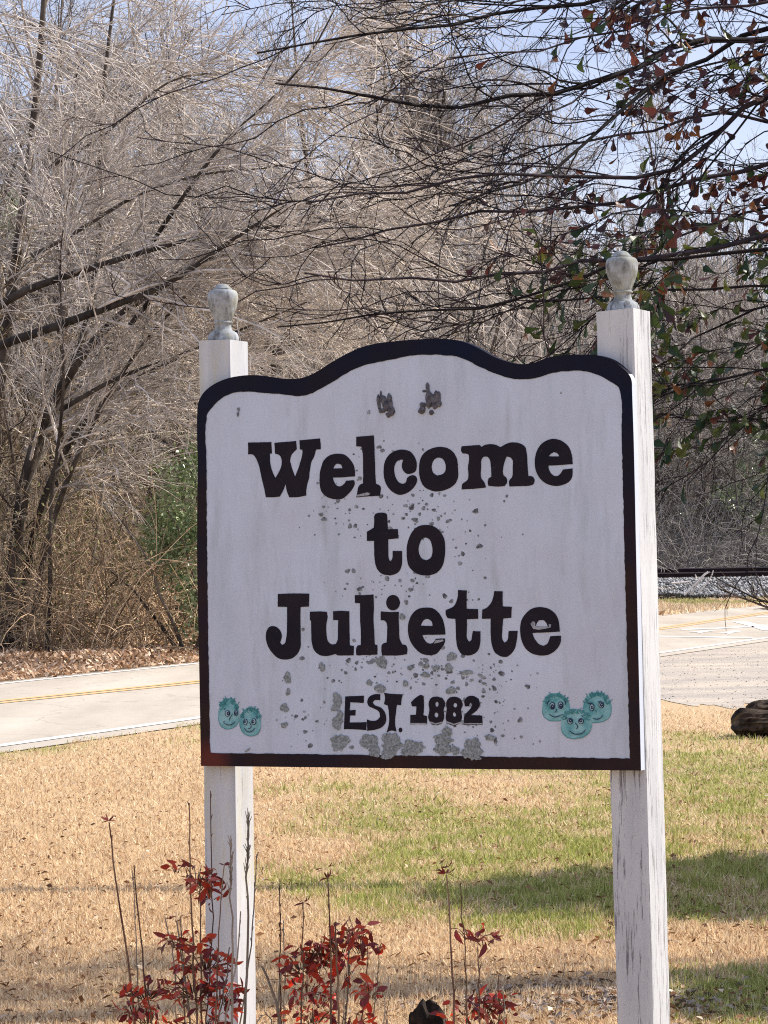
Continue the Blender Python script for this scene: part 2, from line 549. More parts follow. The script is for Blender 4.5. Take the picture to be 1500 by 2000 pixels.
# road: sheets on the ground
def sheet(name, pts, z, mat, parent=None, sub=None, **props):
    mb = MB()
    tri = tessellate_polygon([[Vector((p[0], p[1], 0)) for p in pts]])
    mb.add([(p[0], p[1], z) for p in pts], [tuple(t) for t in tri])
    ob = mb.build(name, mat, parent, **props)
    for p in ob.data.polygons:
        pass
    import bmesh
    bm = bmesh.new(); bm.from_mesh(ob.data)
    bmesh.ops.recalc_face_normals(bm, faces=bm.faces)
    if bm.faces and sum(f.normal.z for f in bm.faces) < 0:
        bmesh.ops.reverse_faces(bm, faces=bm.faces)
    bm.to_mesh(ob.data); bm.free()
    return ob
def asphalt():
    m, nt, b = new_mat('worn_asphalt', 0.85, 0.25)
    v = coords(nt)
    # along-the-road stretch: wheel tracks and patches
    vr = coords(nt, (1, 0.14, 1), (0, 0, math.radians(18.5)))
    c = ramp(nt, noise(nt, vr, 0.9, 5, 0.6), [(0.35, (0.37, 0.315, 0.25)), (0.65, (0.55, 0.48, 0.39))])
    c = mixc(nt, ramp(nt, noise(nt, v, 60, 3, 0.8), [(0.35, (0, 0, 0)), (0.7, (0.6, 0.6, 0.6))]), c, (0.56, 0.51, 0.43))
    c = mixc(nt, ramp(nt, noise(nt, v, 18, 5, 0.7), [(0.62, (0, 0, 0)), (0.7, (0.5, 0.5, 0.5))]), c, (0.24, 0.21, 0.175))
    vo = nd(nt, 'ShaderNodeTexVoronoi', feature='DISTANCE_TO_EDGE')
    vo.inputs['Scale'].default_value = 0.55
    wv = nd(nt, 'ShaderNodeVectorMath', operation='ADD')
    nz = nd(nt, 'ShaderNodeTexNoise'); nz.inputs['Scale'].default_value = 1.5; nz.inputs['Detail'].default_value = 5
    nt.links.new(v, nz.inputs['Vector']); nt.links.new(v, wv.inputs[0]); nt.links.new(nz.outputs['Color'], wv.inputs[1])
    nt.links.new(wv.outputs[0], vo.inputs['Vector'])
    c = mixc(nt, ramp(nt, vo.outputs['Distance'], [(0.0, (.35, .35, .35)), (0.014, (0, 0, 0))]), c, (0.16, 0.135, 0.11))
    nt.links.new(c, b.inputs['Base Color'])
    bump(nt, b, noise(nt, v, 120, 3), 0.3, 0.005)
    return m
M_ASPH = asphalt()
def paint(name, c, worn=0.5):
    m, nt, b = new_mat(name, 0.7, 0.25)
    v = coords(nt)
    col = mixc(nt, ramp(nt, noise(nt, v, 25, 5, 0.8), [(worn, (0, 0, 0)), (worn + 0.12, (1, 1, 1))]), c, tuple(0.55 * x + 0.12 for x in c))
    nt.links.new(col, b.inputs['Base Color'])
    return m
M_WPAINT = paint('white_road_paint', (0.78, 0.77, 0.74), 0.55)
M_YPAINT = paint('yellow_road_paint', (0.78, 0.47, 0.20), 0.48)
def RN(y, off=0.0):       # near edge of the carriageway
    return -1.84 + 0.365 * (y - 27.7) + off
def RF(y, off=0.0):
    return road_far_x(y) + off
ysr = [-60, 5, 15, 25, 35, 45, 55, 65, 75, 85, 97]
near = [(RN(y, 0.45), y) for y in ysr]
far = [(RF(y, -0.35), y) for y in ysr]
sheet('road', near + [(30, 118), (17, 104)][::-1][:1] + far[::-1], 0.010, M_ASPH, kind='structure')
def line_strip(name, fn, w, y0, y1, mat, n=30, z=0.016, wob=0.0):
    mb = MB()
    vs = []
    for i in range(n + 1):
        y = y0 + (y1 - y0) * i / n
        x = fn(y)
        vs += [(x - w / 2, y, z), (x + w / 2, y, z)]
    mb.add(vs, [(2 * i, 2 * i + 1, 2 * i + 3, 2 * i + 2) for i in range(n)])
    return mb.build(name, mat, kind='structure')
line_strip('road_marking', lambda y: RN(y), 0.16, 6, 96, M_WPAINT)
line_strip('road_marking', lambda y: RF(y), 0.14, 14, 97, M_WPAINT)
# double yellow centre line fitted through the photograph's two stretches
yl = [G(0, 1373), G(385, 1334), G(1290, 1229), G(1500, 1197)]
def cy(y):
    xs_, ys_ = [p.x for p in yl], [p.y for p in yl]
    if y <= ys_[0]:
        return xs_[0] + (y - ys_[0]) * (xs_[1] - xs_[0]) / (ys_[1] - ys_[0])
    for i in range(3):
        if y <= ys_[i + 1]:
            f = (y - ys_[i]) / (ys_[i + 1] - ys_[i])
            return xs_[i] * (1 - f) + xs_[i + 1] * f
    return xs_[3] + (y - ys_[3]) * 0.33
line_strip('road_marking', lambda y: cy(y) - 0.14, 0.17, 10, 95, M_YPAINT, 60)
line_strip('road_marking', lambda y: cy(y) + 0.14, 0.17, 10, 95, M_YPAINT, 60)
def poly_marking(pxs):
    pts = [G(a, b_, 0.016) for a, b_ in pxs]
    sheet('road_marking', pts, 0.017, M_WPAINT, kind='structure')
poly_marking([(1280, 1241.6), (1470, 1244.5), (1470, 1246.5), (1280, 1243.2)])
poly_marking([(1330, 1229), (1400, 1226), (1470, 1222), (1475, 1224.2), (1400, 1228), (1330, 1230.5)])
poly_marking([(1430, 1214), (1462, 1214.5), (1482, 1220), (1530, 1221.5), (1530, 1232), (1490, 1231), (1462, 1222)])
poly_marking([(1345, 1235), (1362, 1233), (1373, 1231), (1378, 1232), (1398, 1231.5), (1376, 1234.5), (1366, 1236.5), (1360, 1234.8)])
poly_marking([(1400, 1236), (1420, 1234), (1430, 1231.5), (1452, 1233), (1432, 1235.5), (1425, 1238.5), (1415, 1236)])
poly_marking([(1475, 1204), (1530, 1202.5), (1530, 1204.5), (1478, 1205)])

# gravel pull-off between road and lawn on the right
def gravel_mat():
    m, nt, b = new_mat('gravel', 0.95, 0.15)
    v = coords(nt)
    vs = coords(nt, (0.35, 0.5, 1))
    c = ramp(nt, noise(nt, vs, 1.6, 7, 0.75), [(0.3, (0.30, 0.27, 0.25)), (0.48, (0.50, 0.44, 0.37)), (0.68, (0.72, 0.60, 0.46))])
    c = mixc(nt, ramp(nt, noise(nt, v, 35, 4, 0.8), [(0.45, (0, 0, 0)), (0.62, (0.8, 0.8, 0.8))]), c, (0.34, 0.30, 0.26))
    nt.links.new(c, b.inputs['Base Color'])
    bump(nt, b, noise(nt, v, 40, 5), 0.7, 0.03)
    return m
M_GRAVEL = gravel_mat()
gpts = []
for i in range(420):      # ragged lawn edge
    x = 1.2 + (26 - 1.2) * i / 419
    gpts.append((x, 28.5 + 0.3 * math.sin(x * 1.9) + 0.2 * math.sin(x * 4.3) + 2.2 * mnoise.fractal(Vector((x * 2.2, 0, 4)), 1.0, 2.0, 4) + 5.0 * math.exp(-(x - 1.2) / 0.6), 0))
gtop = [(RN(y, 0.47), y, 0) for y in (75, 60, 48, 40, 36)]
sheet('gravel_shoulder', gpts + [(30, 75, 0)] + gtop, 0.005, M_GRAVEL, kind='structure')

# ------------------------------------------------------------------ railway
RY = 106.0
RAILZ = 0.975      # head of the near rail; the far rail of the canted track is higher
CANT = 0.158
M_RAIL = simple('rusty_rail', (0.020, 0.012, 0.013), 0.85, (0.04, 0.024, 0.022), 3, 0.1)
M_RAILTOP = simple('rail_head', (0.16, 0.13, 0.13), 0.45)
M_TIE = simple('creosoted_sleeper', (0.035, 0.026, 0.022), 0.9, (0.08, 0.06, 0.05), 6)
M_BALLAST = simple('ballast', (0.08, 0.078, 0.076), 0.95, (0.26, 0.25, 0.245), 9)
bz = RAILZ - 0.27
mb = MB()
x0, x1 = -60.0, 90.0
prof = [(RY - 5.2, -0.05), (RY - 2.9, bz * 0.62), (RY - 1.75, bz), (RY + 1.75, bz + CANT), (RY + 3.6, bz * 0.5), (RY + 6.0, -0.05)]
n = 300
vs = []
for i in range(n + 1):
    x = x0 + (x1 - x0) * i / n
    for (y, z) in prof:
        vs.append((x, y + random.uniform(-.12, .12), z + random.uniform(-.04, .04)))
k = len(prof)
mb.add(vs, [(i * k + j, (i + 1) * k + j, (i + 1) * k + j + 1, i * k + j + 1) for i in range(n) for j in range(k - 1)])
mb.build('railway_embankment', M_BALLAST, kind='structure')
# stones of the ballast
def stones(n, xr, yr, zf, size, seed, mat, name, cols=None):
    rng = np.random.default_rng(seed)
    base = np.array([(1, 0, 0), (-1, 0, 0), (0, 1, 0), (0, -1, 0), (0, 0, 1), (0, 0, -1)], float)
    tri = np.array([(0, 2, 4), (2, 1, 4), (1, 3, 4), (3, 0, 4), (2, 0, 5), (1, 2, 5), (3, 1, 5), (0, 3, 5)])
    x = rng.uniform(*xr, n); y = rng.uniform(*yr, n)
    z = zf(x, y)
    s = rng.uniform(size[0], size[1], n)
    v = base[None] * s[:, None, None] * rng.uniform(0.55, 1.2, (n, 6, 1))
    a = rng.uniform(0, 6.28, n)
    c, sn = np.cos(a)[:, None], np.sin(a)[:, None]
    v = np.stack([v[..., 0] * c - v[..., 1] * sn, v[..., 0] * sn + v[..., 1] * c, v[..., 2] * 0.8], -1)
    v += np.stack([x, y, z], 1)[:, None, :]
    f = (np.arange(n) * 6)[:, None, None] + tri[None]
    return link(name, mesh_np(name, v.reshape(-1, 3), f.reshape(-1, 3), mat, {'tint': np.repeat(rng.uniform(0, 1, n), 6)}), kind='stuff')
m, nt, b = new_mat('stone', 0.9, 0.2)
nt.links.new(ramp(nt, attr(nt, 'tint'), [(0.0, (0.06, 0.06, 0.065)), (0.5, (0.22, 0.215, 0.21)), (1.0, (0.52, 0.51, 0.50))]), b.inputs['Base Color'])
M_STONE = m
def bzf(x, y):
    t = np.interp(y, [p[0] for p in prof], [p[1] for p in prof])
    return t + 0.02
stones(13000, (2, 26), (RY - 4.7, RY - 1.3), bzf, (0.035, 0.10), 5, M_STONE, 'ballast_stones')
m, nt, b = new_mat('gravel_stone', 0.9, 0.2)
nt.links.new(ramp(nt, attr(nt, 'tint'), [(0.0, (0.13, 0.12, 0.11)), (0.5, (0.40, 0.35, 0.29)), (1.0, (0.62, 0.56, 0.48))]), b.inputs['Base Color'])
stones(2200, (1.5, 9.5), (29.0, 48.0), lambda x, y: 0 * x + np.where(x > RN(y, 0.6), 0.006, -0.5), (0.006, 0.017), 6, m, 'gravel_stones')

track = thing('railway_track', 'dark rusty railway track on pale ballast beyond the road, right of the sign', 'railway', (12, RY, 0))
for dy in (-0.72, 0.72):
    mb = MB()
    y = RY + dy
    lift = CANT if dy > 0 else 0.0
    for (w, za, zb, mi) in ((0.14, -0.17, -0.14, 0), (0.025, -0.14, -0.035, 0), (0.07, -0.035, 0.0, 1)):
        mb.box((x0, y - w / 2, RAILZ + lift + za), (x1 - x0, 0, 0), (0, w, 0), (0, 0, zb - za), mi)
    mb.build('rail', [M_RAIL, M_RAILTOP], track, origin=(12, RY, 0))
mb = MB()
mb.box((-0.115, -1.3, -0.17), (0.23, 0, 0), (0, 2.6, 0), (0, 0, 0.16))
tie = mb.build('sleeper', M_TIE, track)
for i in range(56):
    t = tie if i == 0 else tie.copy()
    if i:
        COL.objects.link(t); t.parent = track
    t.location = (-12 + i * 0.52 - 2 + random.uniform(-.03, .03), 0, RAILZ + CANT / 2 - 0.165 + random.uniform(-.01, .01))
    t.rotation_euler.x = CANT / 1.44
    t.rotation_euler.z = random.uniform(-.02, .02)

# ------------------------------------------------------------------ the sign
def smooth_outline(pts, seg=5, corner=math.radians(48)):
    P = [Vector((p[0], p[1])) for p in pts]
    n = len(P)
    tan = []
    for i in range(n):
        a, b_, c = P[i - 1], P[i], P[(i + 1) % n]
        d1, d2 = (b_ - a), (c - b_)
        if d1.length < 1e-6 or d2.length < 1e-6:
            tan.append(None); continue
        ang = d1.angle(d2, 0)
        tan.append(None if ang > corner else (d1.normalized() + d2.normalized()).normalized())
    out = []
    for i in range(n):
        j = (i + 1) % n
        p, q = P[i], P[j]
        L = (q - p).length
        t0 = tan[i] if tan[i] is not None else (q - p).normalized()
        t1 = tan[j] if tan[j] is not None else (q - p).normalized()
        if tan[i] is None and tan[j] is None:
            out.append(p); continue
        for s in range(seg):
            u = s / seg
            h00, h10 = 2 * u ** 3 - 3 * u ** 2 + 1, u ** 3 - 2 * u ** 2 + u
            h01, h11 = -2 * u ** 3 + 3 * u ** 2, u ** 3 - u ** 2
            out.append(p * h00 + t0 * (L * h10) + q * h01 + t1 * (L * h11))
    return [(v.x, v.y) for v in out]
def ellipse(cx, cy_, rx, ry, n=28, rot=0, jit=0):
    o = []
    for i in range(n):
        a = 2 * math.pi * i / n
        k = 1 + random.uniform(-jit, jit)
        x, y = rx * k * math.cos(a), ry * k * math.sin(a)
        o.append((cx + x * math.cos(rot) - y * math.sin(rot), cy_ + x * math.sin(rot) + y * math.cos(rot)))
    return o
def plate(mb, loops, front, back, mi=0, side_mi=None):
    """outline (photo pixels, first loop outer, others holes) -> a plate on the sign plane between two offsets"""
    side_mi = mi if side_mi is None else side_mi
    vf = [[S(x, y, front) for x, y in lp] for lp in loops]
    tri = tessellate_polygon([[Vector((x, -y, 0)) for x, y in lp] for lp in loops])
    flat = [v for lp in vf for v in lp]
    fl2 = [p for lp in loops for p in lp]
    fs = []
    for t in tri:
        a, b_, c = (fl2[i] for i in t)
        cr = (b_[0] - a[0]) * (c[1] - a[1]) - (b_[1] - a[1]) * (c[0] - a[0])
        if abs(cr) < 1e-9:
            continue
        fs.append(tuple(t) if cr < 0 else tuple(reversed(t)))
    mb.add(flat, fs, mi)
    for lp, vl in zip(loops, vf):
        vb = [S(x, y, front) + S_N * (back - front) for x, y in lp]
        n = len(lp)
        area = sum(lp[i][0] * lp[(i + 1) % n][1] - lp[(i + 1) % n][0] * lp[i][1] for i in range(n))
        fs = []
        for i in range(n):
            j = (i + 1) % n
            q = (i, j, n + j, n + i)
            fs.append(q if area > 0 else q[::-1])
        if lp is not loops[0]:
            fs = [q[::-1] if area > 0 else q for q in fs] if False else fs
        mb.add(vl + vb, fs, side_mi)

SO = tuple(S_P)                                # origin of the sign's objects
sign = thing('welcome_sign', 'large white painted wooden welcome sign with black border on two white posts', 'sign', (S_P.x, S_P.y, 0))
def relsign(ob):                              # meshes keep their own origin at S_P
    ob.location = (0, 0, S_P.z)
    return ob
BT = 0.026                                     # board thickness
outer_pts = [(385, 1100), (386, 900), (385.5, 800), (388, 784), (396, 769), (408, 757), (424, 747), (444, 739), (466, 734.5), (490, 732.5), (514, 734), (540, 738), (562, 740),
             (584, 739), (602, 734), (622, 724), (645, 709), (675, 692), (706, 678), (740, 670), (780, 665.5), (820, 662.5), (860, 661.5), (890, 664), (915, 671), (940, 683),
             (965, 697), (990, 706), (1015, 711), (1040, 709), (1060, 702), (1080, 696), (1110, 693), (1140, 692.5), (1170, 694.5), (1195, 703), (1215, 718), (1227, 730), (1233, 742),
             (1234, 760), (1243, 1130), (1251.5, 1505), (820, 1501), (392.5, 1496), (389, 1300)]
inner_pts = [(404, 1100), (403, 900), (403.5, 812), (408, 803), (418, 791), (432, 778), (448, 770), (465, 765.5), (485, 765), (510, 767), (540, 769), (565, 772), (585, 773.5),
             (600, 771), (620, 762), (645, 748), (670, 733), (695, 719), (730, 709), (765, 702), (800, 695), (850, 693), (890, 696), (915, 705), (940, 718), (970, 731), (1000, 739),
             (1020, 741), (1045, 738), (1080, 728), (1120, 724.5), (1145, 725), (1170, 733), (1190, 744), (1206, 754), (1212, 768), (1214, 850), (1222, 1170), (1230, 1481.5), (820, 1476), (410, 1470.5), (407, 1300)]
def hand(lp, amp, per=6.0):
    out = []
    for i in range(len(lp)):
        a_, b_ = lp[i], lp[(i + 1) % len(lp)]
        L_ = math.hypot(b_[0] - a_[0], b_[1] - a_[1])
        m_ = max(1, int(L_ / per))
        for q_ in range(m_):
            x_ = a_[0] + (b_[0] - a_[0]) * q_ / m_; y_ = a_[1] + (b_[1] - a_[1]) * q_ / m_
            nv = mnoise.noise_vector(Vector((x_ * .09, y_ * .09, 3.3))) * .6 + mnoise.noise_vector(Vector((x_ * .4, y_ * .4, 7))) * .4
            out.append((x_ + nv.x * amp, y_ + nv.y * amp))
    return out
outer_l, inner_l = smooth_outline(outer_pts, 4), hand(smooth_outline(inner_pts, 4), 1.8, 5)
mb = MB()
plate(mb, [outer_l], 0.0, BT, 0, 1)
# side faces on the right edge are bare white, the rest black
board = relsign(mb.build('board', [M_SW, M_BORD], sign, origin=SO))
for p in board.data.polygons:
    if p.material_index == 1 and p.normal.dot(S_R) > 0.8:
        p.material_index = 0
# back sheet
mb = MB()
bl = [S(x, y, 0) + S_N * BT for x, y in outer_l]
tri = tessellate_polygon([[Vector((x, -y, 0)) for x, y in outer_l]])
mb.add(bl, [tuple(t) for t in tri])
bk = mb.build('backing', M_SB, board, origin=SO)
mb = MB()
plate(mb, [outer_l, inner_l], -0.0016, 0.0002)
border = mb.build('border', M_BORD, board, origin=SO)

def Z(off, sc):
    return lambda pts: [(off[0] + x / sc, off[1] + y / sc) for x, y in pts]
z1, z2, z3 = Z((480, 840), 6.25), Z((680, 840), 6.25), Z((890, 840), 6.25)
z4, z5, z6, z7 = Z((700, 985), 7.143), Z((510, 1140), 7.143), Z((690, 1140), 7.143), Z((860, 1140), 6.0)
zE = Z((640, 1340), 4.6875)
LET = [
 (z1, [[(28,152),(310,145),(318,285),(292,288),(300,425),(330,525),(360,585),(415,490),(438,405),(425,325),(400,300),(358,288),(348,155),(612,133),(620,235),(565,290),(540,365),(555,440),(600,570),(650,440),(690,290),(692,240),(660,237),(655,125),(905,102),(915,235),(855,238),(835,320),(800,390),(780,500),(768,590),(740,700),(735,800),(640,818),(530,820),(500,740),(485,655),(462,720),(415,812),(330,820),(245,820),(225,720),(190,570),(150,405),(115,330),(85,300),(28,295)]]),
 (z1, [[(1330,565),(1200,575),(1060,582),(1080,640),(1115,680),(1155,685),(1200,655),(1225,618),(1320,612),(1328,650),(1300,720),(1250,780),(1180,835),(1090,845),(1000,820),(930,760),(905,680),(900,570),(920,450),(960,360),(1030,305),(1120,288),(1200,300),(1270,355),(1315,430),(1330,500)], [(1068,470),(1180,465),(1165,425),(1120,408),(1090,425)]]),
 (z2, [[(98,82),(310,65),(318,200),(325,400),(330,550),(338,655),(375,672),(392,690),(388,800),(250,810),(98,822),(115,740),(125,690),(150,662),(180,650),(182,500),(178,300),(165,205),(98,198)]]),
 (z2, [[(670,362),(620,365),(585,395),(562,450),(562,520),(585,590),(620,640),(665,655),(700,640),(725,580),(770,553),(815,558),(838,590),(830,650),(780,720),(700,775),(620,790),(550,760),(480,690),(440,590),(432,480),(450,380),(500,300),(570,255),(660,238),(740,255),(800,310),(830,380),(835,440),(820,500),(770,530),(710,530),(670,490),(655,430)]]),
 (z2, [[(1110,205),(1200,215),(1280,270),(1325,350),(1338,450),(1335,590),(1290,670),(1200,725),(1080,750),(990,730),(910,670),(872,570),(865,460),(885,340),(950,260),(1030,220)], [(1100,335),(1150,350),(1185,410),(1190,480),(1160,530),(1090,555),(1045,530),(1018,460),(1030,390),(1060,350)]]),
 (z3, [[(70,200),(180,188),(290,182),(312,205),(370,178),(450,172),(500,185),(545,208),(610,170),(710,148),(790,165),(845,205),(865,280),(875,420),(885,560),(935,568),(962,605),(950,655),(920,672),(780,685),(655,688),(652,620),(690,568),(695,450),(695,370),(660,330),(620,325),(600,370),(580,450),(580,545),(620,590),(625,640),(595,685),(500,690),(400,682),(390,640),(400,590),(435,570),(430,450),(415,360),(390,325),(340,325),(315,360),(308,450),(312,590),(350,640),(368,700),(250,715),(72,725),(80,660),(145,605),(150,450),(160,310),(150,295),(85,285),(65,250)]]),
 (z3, [[(1428,415),(1300,425),(1130,435),(1140,490),(1185,550),(1230,562),(1280,530),(1310,480),(1425,468),(1425,540),(1400,610),(1320,665),(1210,682),(1100,650),(1020,580),(975,480),(965,370),(985,270),(1050,165),(1130,118),(1210,108),(1300,135),(1380,210),(1415,300)], [(1135,320),(1265,322),(1240,285),(1200,268),(1160,290)]]),
 (z4, [[(225,150),(250,128),(370,122),(395,140),(405,250),(408,350),(548,345),(558,475),(412,488),(415,650),(420,750),(440,795),(465,770),(478,650),(605,650),(608,760),(600,860),(560,940),(490,980),(420,990),(330,970),(260,900),(230,800),(220,650),(218,512),(118,510),(118,385),(215,325),(220,240)]]),
 (z4, [[(940,288),(1040,305),(1130,370),(1190,470),(1208,600),(1200,750),(1165,870),(1080,960),(980,990),(870,985),(780,945),(700,860),(675,740),(675,600),(705,470),(760,370),(840,305)], [(940,460),(990,490),(1025,570),(1032,660),(1010,740),(950,782),(890,760),(850,700),(838,620),(860,530),(890,480)]]),
 (z5, [[(230,145),(450,135),(668,140),(665,320),(548,325),(545,450),(548,600),(550,750),(548,880),(510,970),(430,1040),(340,1060),(240,1040),(150,960),(90,860),(65,740),(80,650),(120,600),(180,592),(240,625),(280,690),(285,750),(262,820),(290,855),(330,830),(350,760),(360,600),(362,450),(362,325),(230,322)]]),
 (z5, [[(680,392),(800,388),(915,395),(925,460),(908,560),(910,700),(930,800),(980,845),(1040,840),(1065,790),(1070,650),(1075,510),(1005,505),(1003,385),(1110,380),(1228,385),(1230,600),(1235,860),(1292,870),(1290,1000),(1180,1003),(1060,1000),(1045,980),(900,1010),(820,995),(740,930),(705,820),(700,680),(695,515),(680,512)]]),
 (z6, [[(22,160),(150,158),(280,150),(285,300),(280,500),(290,700),(298,850),(335,858),(335,990),(200,995),(42,998),(40,900),(60,865),(105,855),(105,700),(95,500),(95,275),(22,268)]]),
 (z6, [[(382,388),(520,395),(635,392),(632,520),(638,650),(645,770),(680,845),(735,860),(752,900),(745,985),(640,1000),(500,1003),(400,1000),(390,920),(395,860),(420,835),(465,820),(470,680),(462,545),(430,515),(382,510)]]),
 (z6, [[(1282,710),(1120,712),(960,715),(985,770),(1030,825),(1080,835),(1115,820),(1150,768),(1280,765),(1270,830),(1220,910),(1150,980),(1050,998),(950,975),(860,900),(790,790),(762,660),(775,520),(825,420),(900,355),(1020,332),(1120,350),(1200,420),(1250,510),(1275,610)], [(938,585),(1105,592),(1095,530),(1040,490),(980,510)]]),
 (z7, [[(207,75),(310,80),(305,180),(308,295),(440,298),(443,412),(310,415),(308,560),(312,640),(335,680),(365,660),(380,555),(468,558),(465,700),(440,780),(390,825),(320,842),(250,825),(205,760),(185,650),(180,520),(175,412),(85,405),(65,370),(62,310),(90,298),(150,270),(185,215),(205,140)]]),
 (z7, [[(630,88),(728,88),(728,180),(730,265),(835,272),(830,400),(735,408),(725,540),(725,650),(750,692),(780,670),(800,555),(905,552),(895,660),(870,760),(830,820),(780,855),(700,848),(640,805),(605,720),(590,600),(590,412),(488,412),(490,305),(540,285),(590,230),(620,160)]]),
 (z7, [[(1398,562),(1300,568),(1075,580),(1100,640),(1150,705),(1205,730),(1250,705),(1290,615),(1412,610),(1410,680),(1360,770),(1270,830),(1180,842),(1080,820),(1000,760),(950,660),(935,530),(950,430),(1010,340),(1080,290),(1180,275),(1280,300),(1350,360),(1385,440)], [(1115,500),(1260,505),(1240,460),(1210,430),(1155,430),(1130,460)]]),
 (zE, [[(160,95),(330,88),(328,155),(205,148),(200,222),(255,218),(252,270),(203,270),(200,335),(355,330),(352,405),(250,395),(148,395)]]),
 (zE, [[(480,75),(480,130),(430,130),(410,150),(430,175),(490,200),(530,260),(530,330),(490,380),(430,400),(362,410),(358,305),(400,318),(450,312),(480,280),(470,235),(420,205),(375,180),(362,140),(385,95),(430,75)]]),
 (zE, [[(515,62),(600,72),(688,75),(675,120),(670,175),(632,170),(622,250),(615,340),(628,415),(585,408),(540,422),(562,330),(560,250),(550,178),(515,165),(525,115)]]),
 (zE, [[(848,80),(878,90),(880,180),(875,265),(908,275),(908,350),(755,350),(755,265),(808,262),(812,188),(770,185),(762,150),(800,110)]]),
 (zE, [[(995,95),(1050,110),(1075,160),(1060,215),(1065,290),(1040,345),(990,358),(940,340),(920,290),(930,220),(925,150),(945,110)], ellipse(1000,167,15,23,12), ellipse(995,265,18,22,12)]),
 (zE, [[(1160,98),(1210,115),(1235,165),(1220,220),(1228,290),(1205,345),(1155,362),(1100,340),(1080,290),(1090,220),(1085,150),(1110,110)], ellipse(1167,175,17,20,12), ellipse(1160,260,15,20,12)]),
 (zE, [[(1255,185),(1252,130),(1285,95),(1330,90),(1380,115),(1392,165),(1370,215),(1310,265),(1415,270),(1415,355),(1248,355),(1250,275),(1310,200),(1325,165),(1305,150),(1290,185)]]),
]
def outline_ok(lp):
    area = sum(lp[i][0] * lp[(i + 1) % len(lp)][1] - lp[(i + 1) % len(lp)][0] * lp[i][1] for i in range(len(lp)))
    return lp if area > 0 else lp[::-1]
HALO = [(z, ls) for z, ls in LET]
for n_, (z, loops) in enumerate(LET):
    lp = [hand(smooth_outline(z(l), 5), .55, 3) for l in loops]
    mb = MB()
    plate(mb, lp, -0.0012, 0.0002)
    nm = 'letter' if n_ < 20 else 'numeral'
    mb.build(nm, M_SB, board, origin=SO)
    if n_ == 12:       # the dot of the i belongs to the same letter
        ob = bpy.data.objects[board.children[-1].name]
        v0 = len(ob.data.vertices)
        COL.objects.unlink(ob); bpy.data.objects.remove(ob)
        plate(mb, [z(ellipse(553, 265, 95, 108, 30))], -0.0012, 0.0002)
        mb.build('letter', M_SB, board, origin=SO)
mb = MB(); plate(mb, [zE(ellipse(665, 402, 17, 22, 16))], -0.0012, 0.0002)
mb.build('full_stop', M_SB, board, origin=SO)
# worn grey strokes left along the foot of the numerals and inside two of the letters
mb = MB()
for pts in ([(757,338),(905,338),(905,349),(757,349)], [(930,322),(990,340),(1050,325),(1045,340),(990,354),(935,338)], [(1090,322),(1155,345),(1220,325),(1212,342),(1155,358),(1098,338)], [(1250,338),(1412,340),(1412,350),(1250,350)]):
    plate(mb, [zE(pts)], -0.0018, -0.0014)
for zz, pts in ((z7, [(1055,470),(1085,440),(1110,450),(1112,500),(1270,508),(1270,470),(1300,480),(1290,515),(1160,540),(1090,530)]), (z6, [(1125,835),(1150,785),(1250,780),(1260,800),(1200,820)]), (z2, [(110,790),(230,760),(270,770),(250,795),(110,812)])):
    plate(mb, [zz(pts)], -0.0018, -0.0014)
mb.build('worn_paint', M_WORN, board, origin=SO, kind='stuff')

# painted faces
def stroke(mb, pts, w, off, mi):
    pts = [Vector(p) for p in pts]
    dense = []
    for i in range(len(pts) - 1):
        p0 = pts[max(i - 1, 0)]; p1 = pts[i]; p2 = pts[i + 1]; p3 = pts[min(i + 2, len(pts) - 1)]
        for s in range(5):
            t = s / 5
            dense.append(0.5 * ((2 * p1) + (p2 - p0) * t + (2 * p0 - 5 * p1 + 4 * p2 - p3) * t * t + (3 * p1 - p0 - 3 * p2 + p3) * t ** 3))
    dense.append(pts[-1])
    L, R_ = [], []
    for i, p in enumerate(dense):
        t = (dense[min(i + 1, len(dense) - 1)] - dense[max(i - 1, 0)])
        if t.length < 1e-6:
            t = Vector((1, 0))
        t.normalize()
        nrm = Vector((-t.y, t.x))
        ww = w * (0.55 + 0.45 * math.sin(math.pi * (i + 0.5) / len(dense)))
        L.append(p + nrm * ww); R_.append(p - nrm * ww)
    n = len(dense)
    mb.add([S(v.x, v.y, off) for v in L + R_], [(i, i + 1, n + i + 1, n + i) for i in range(n - 1)], mi)
FM = [M_TEAL, M_TEALD, M_INK, M_EYE]
za, zb = Z((410, 1330), 10.0), Z((1040, 1330), 8.333)
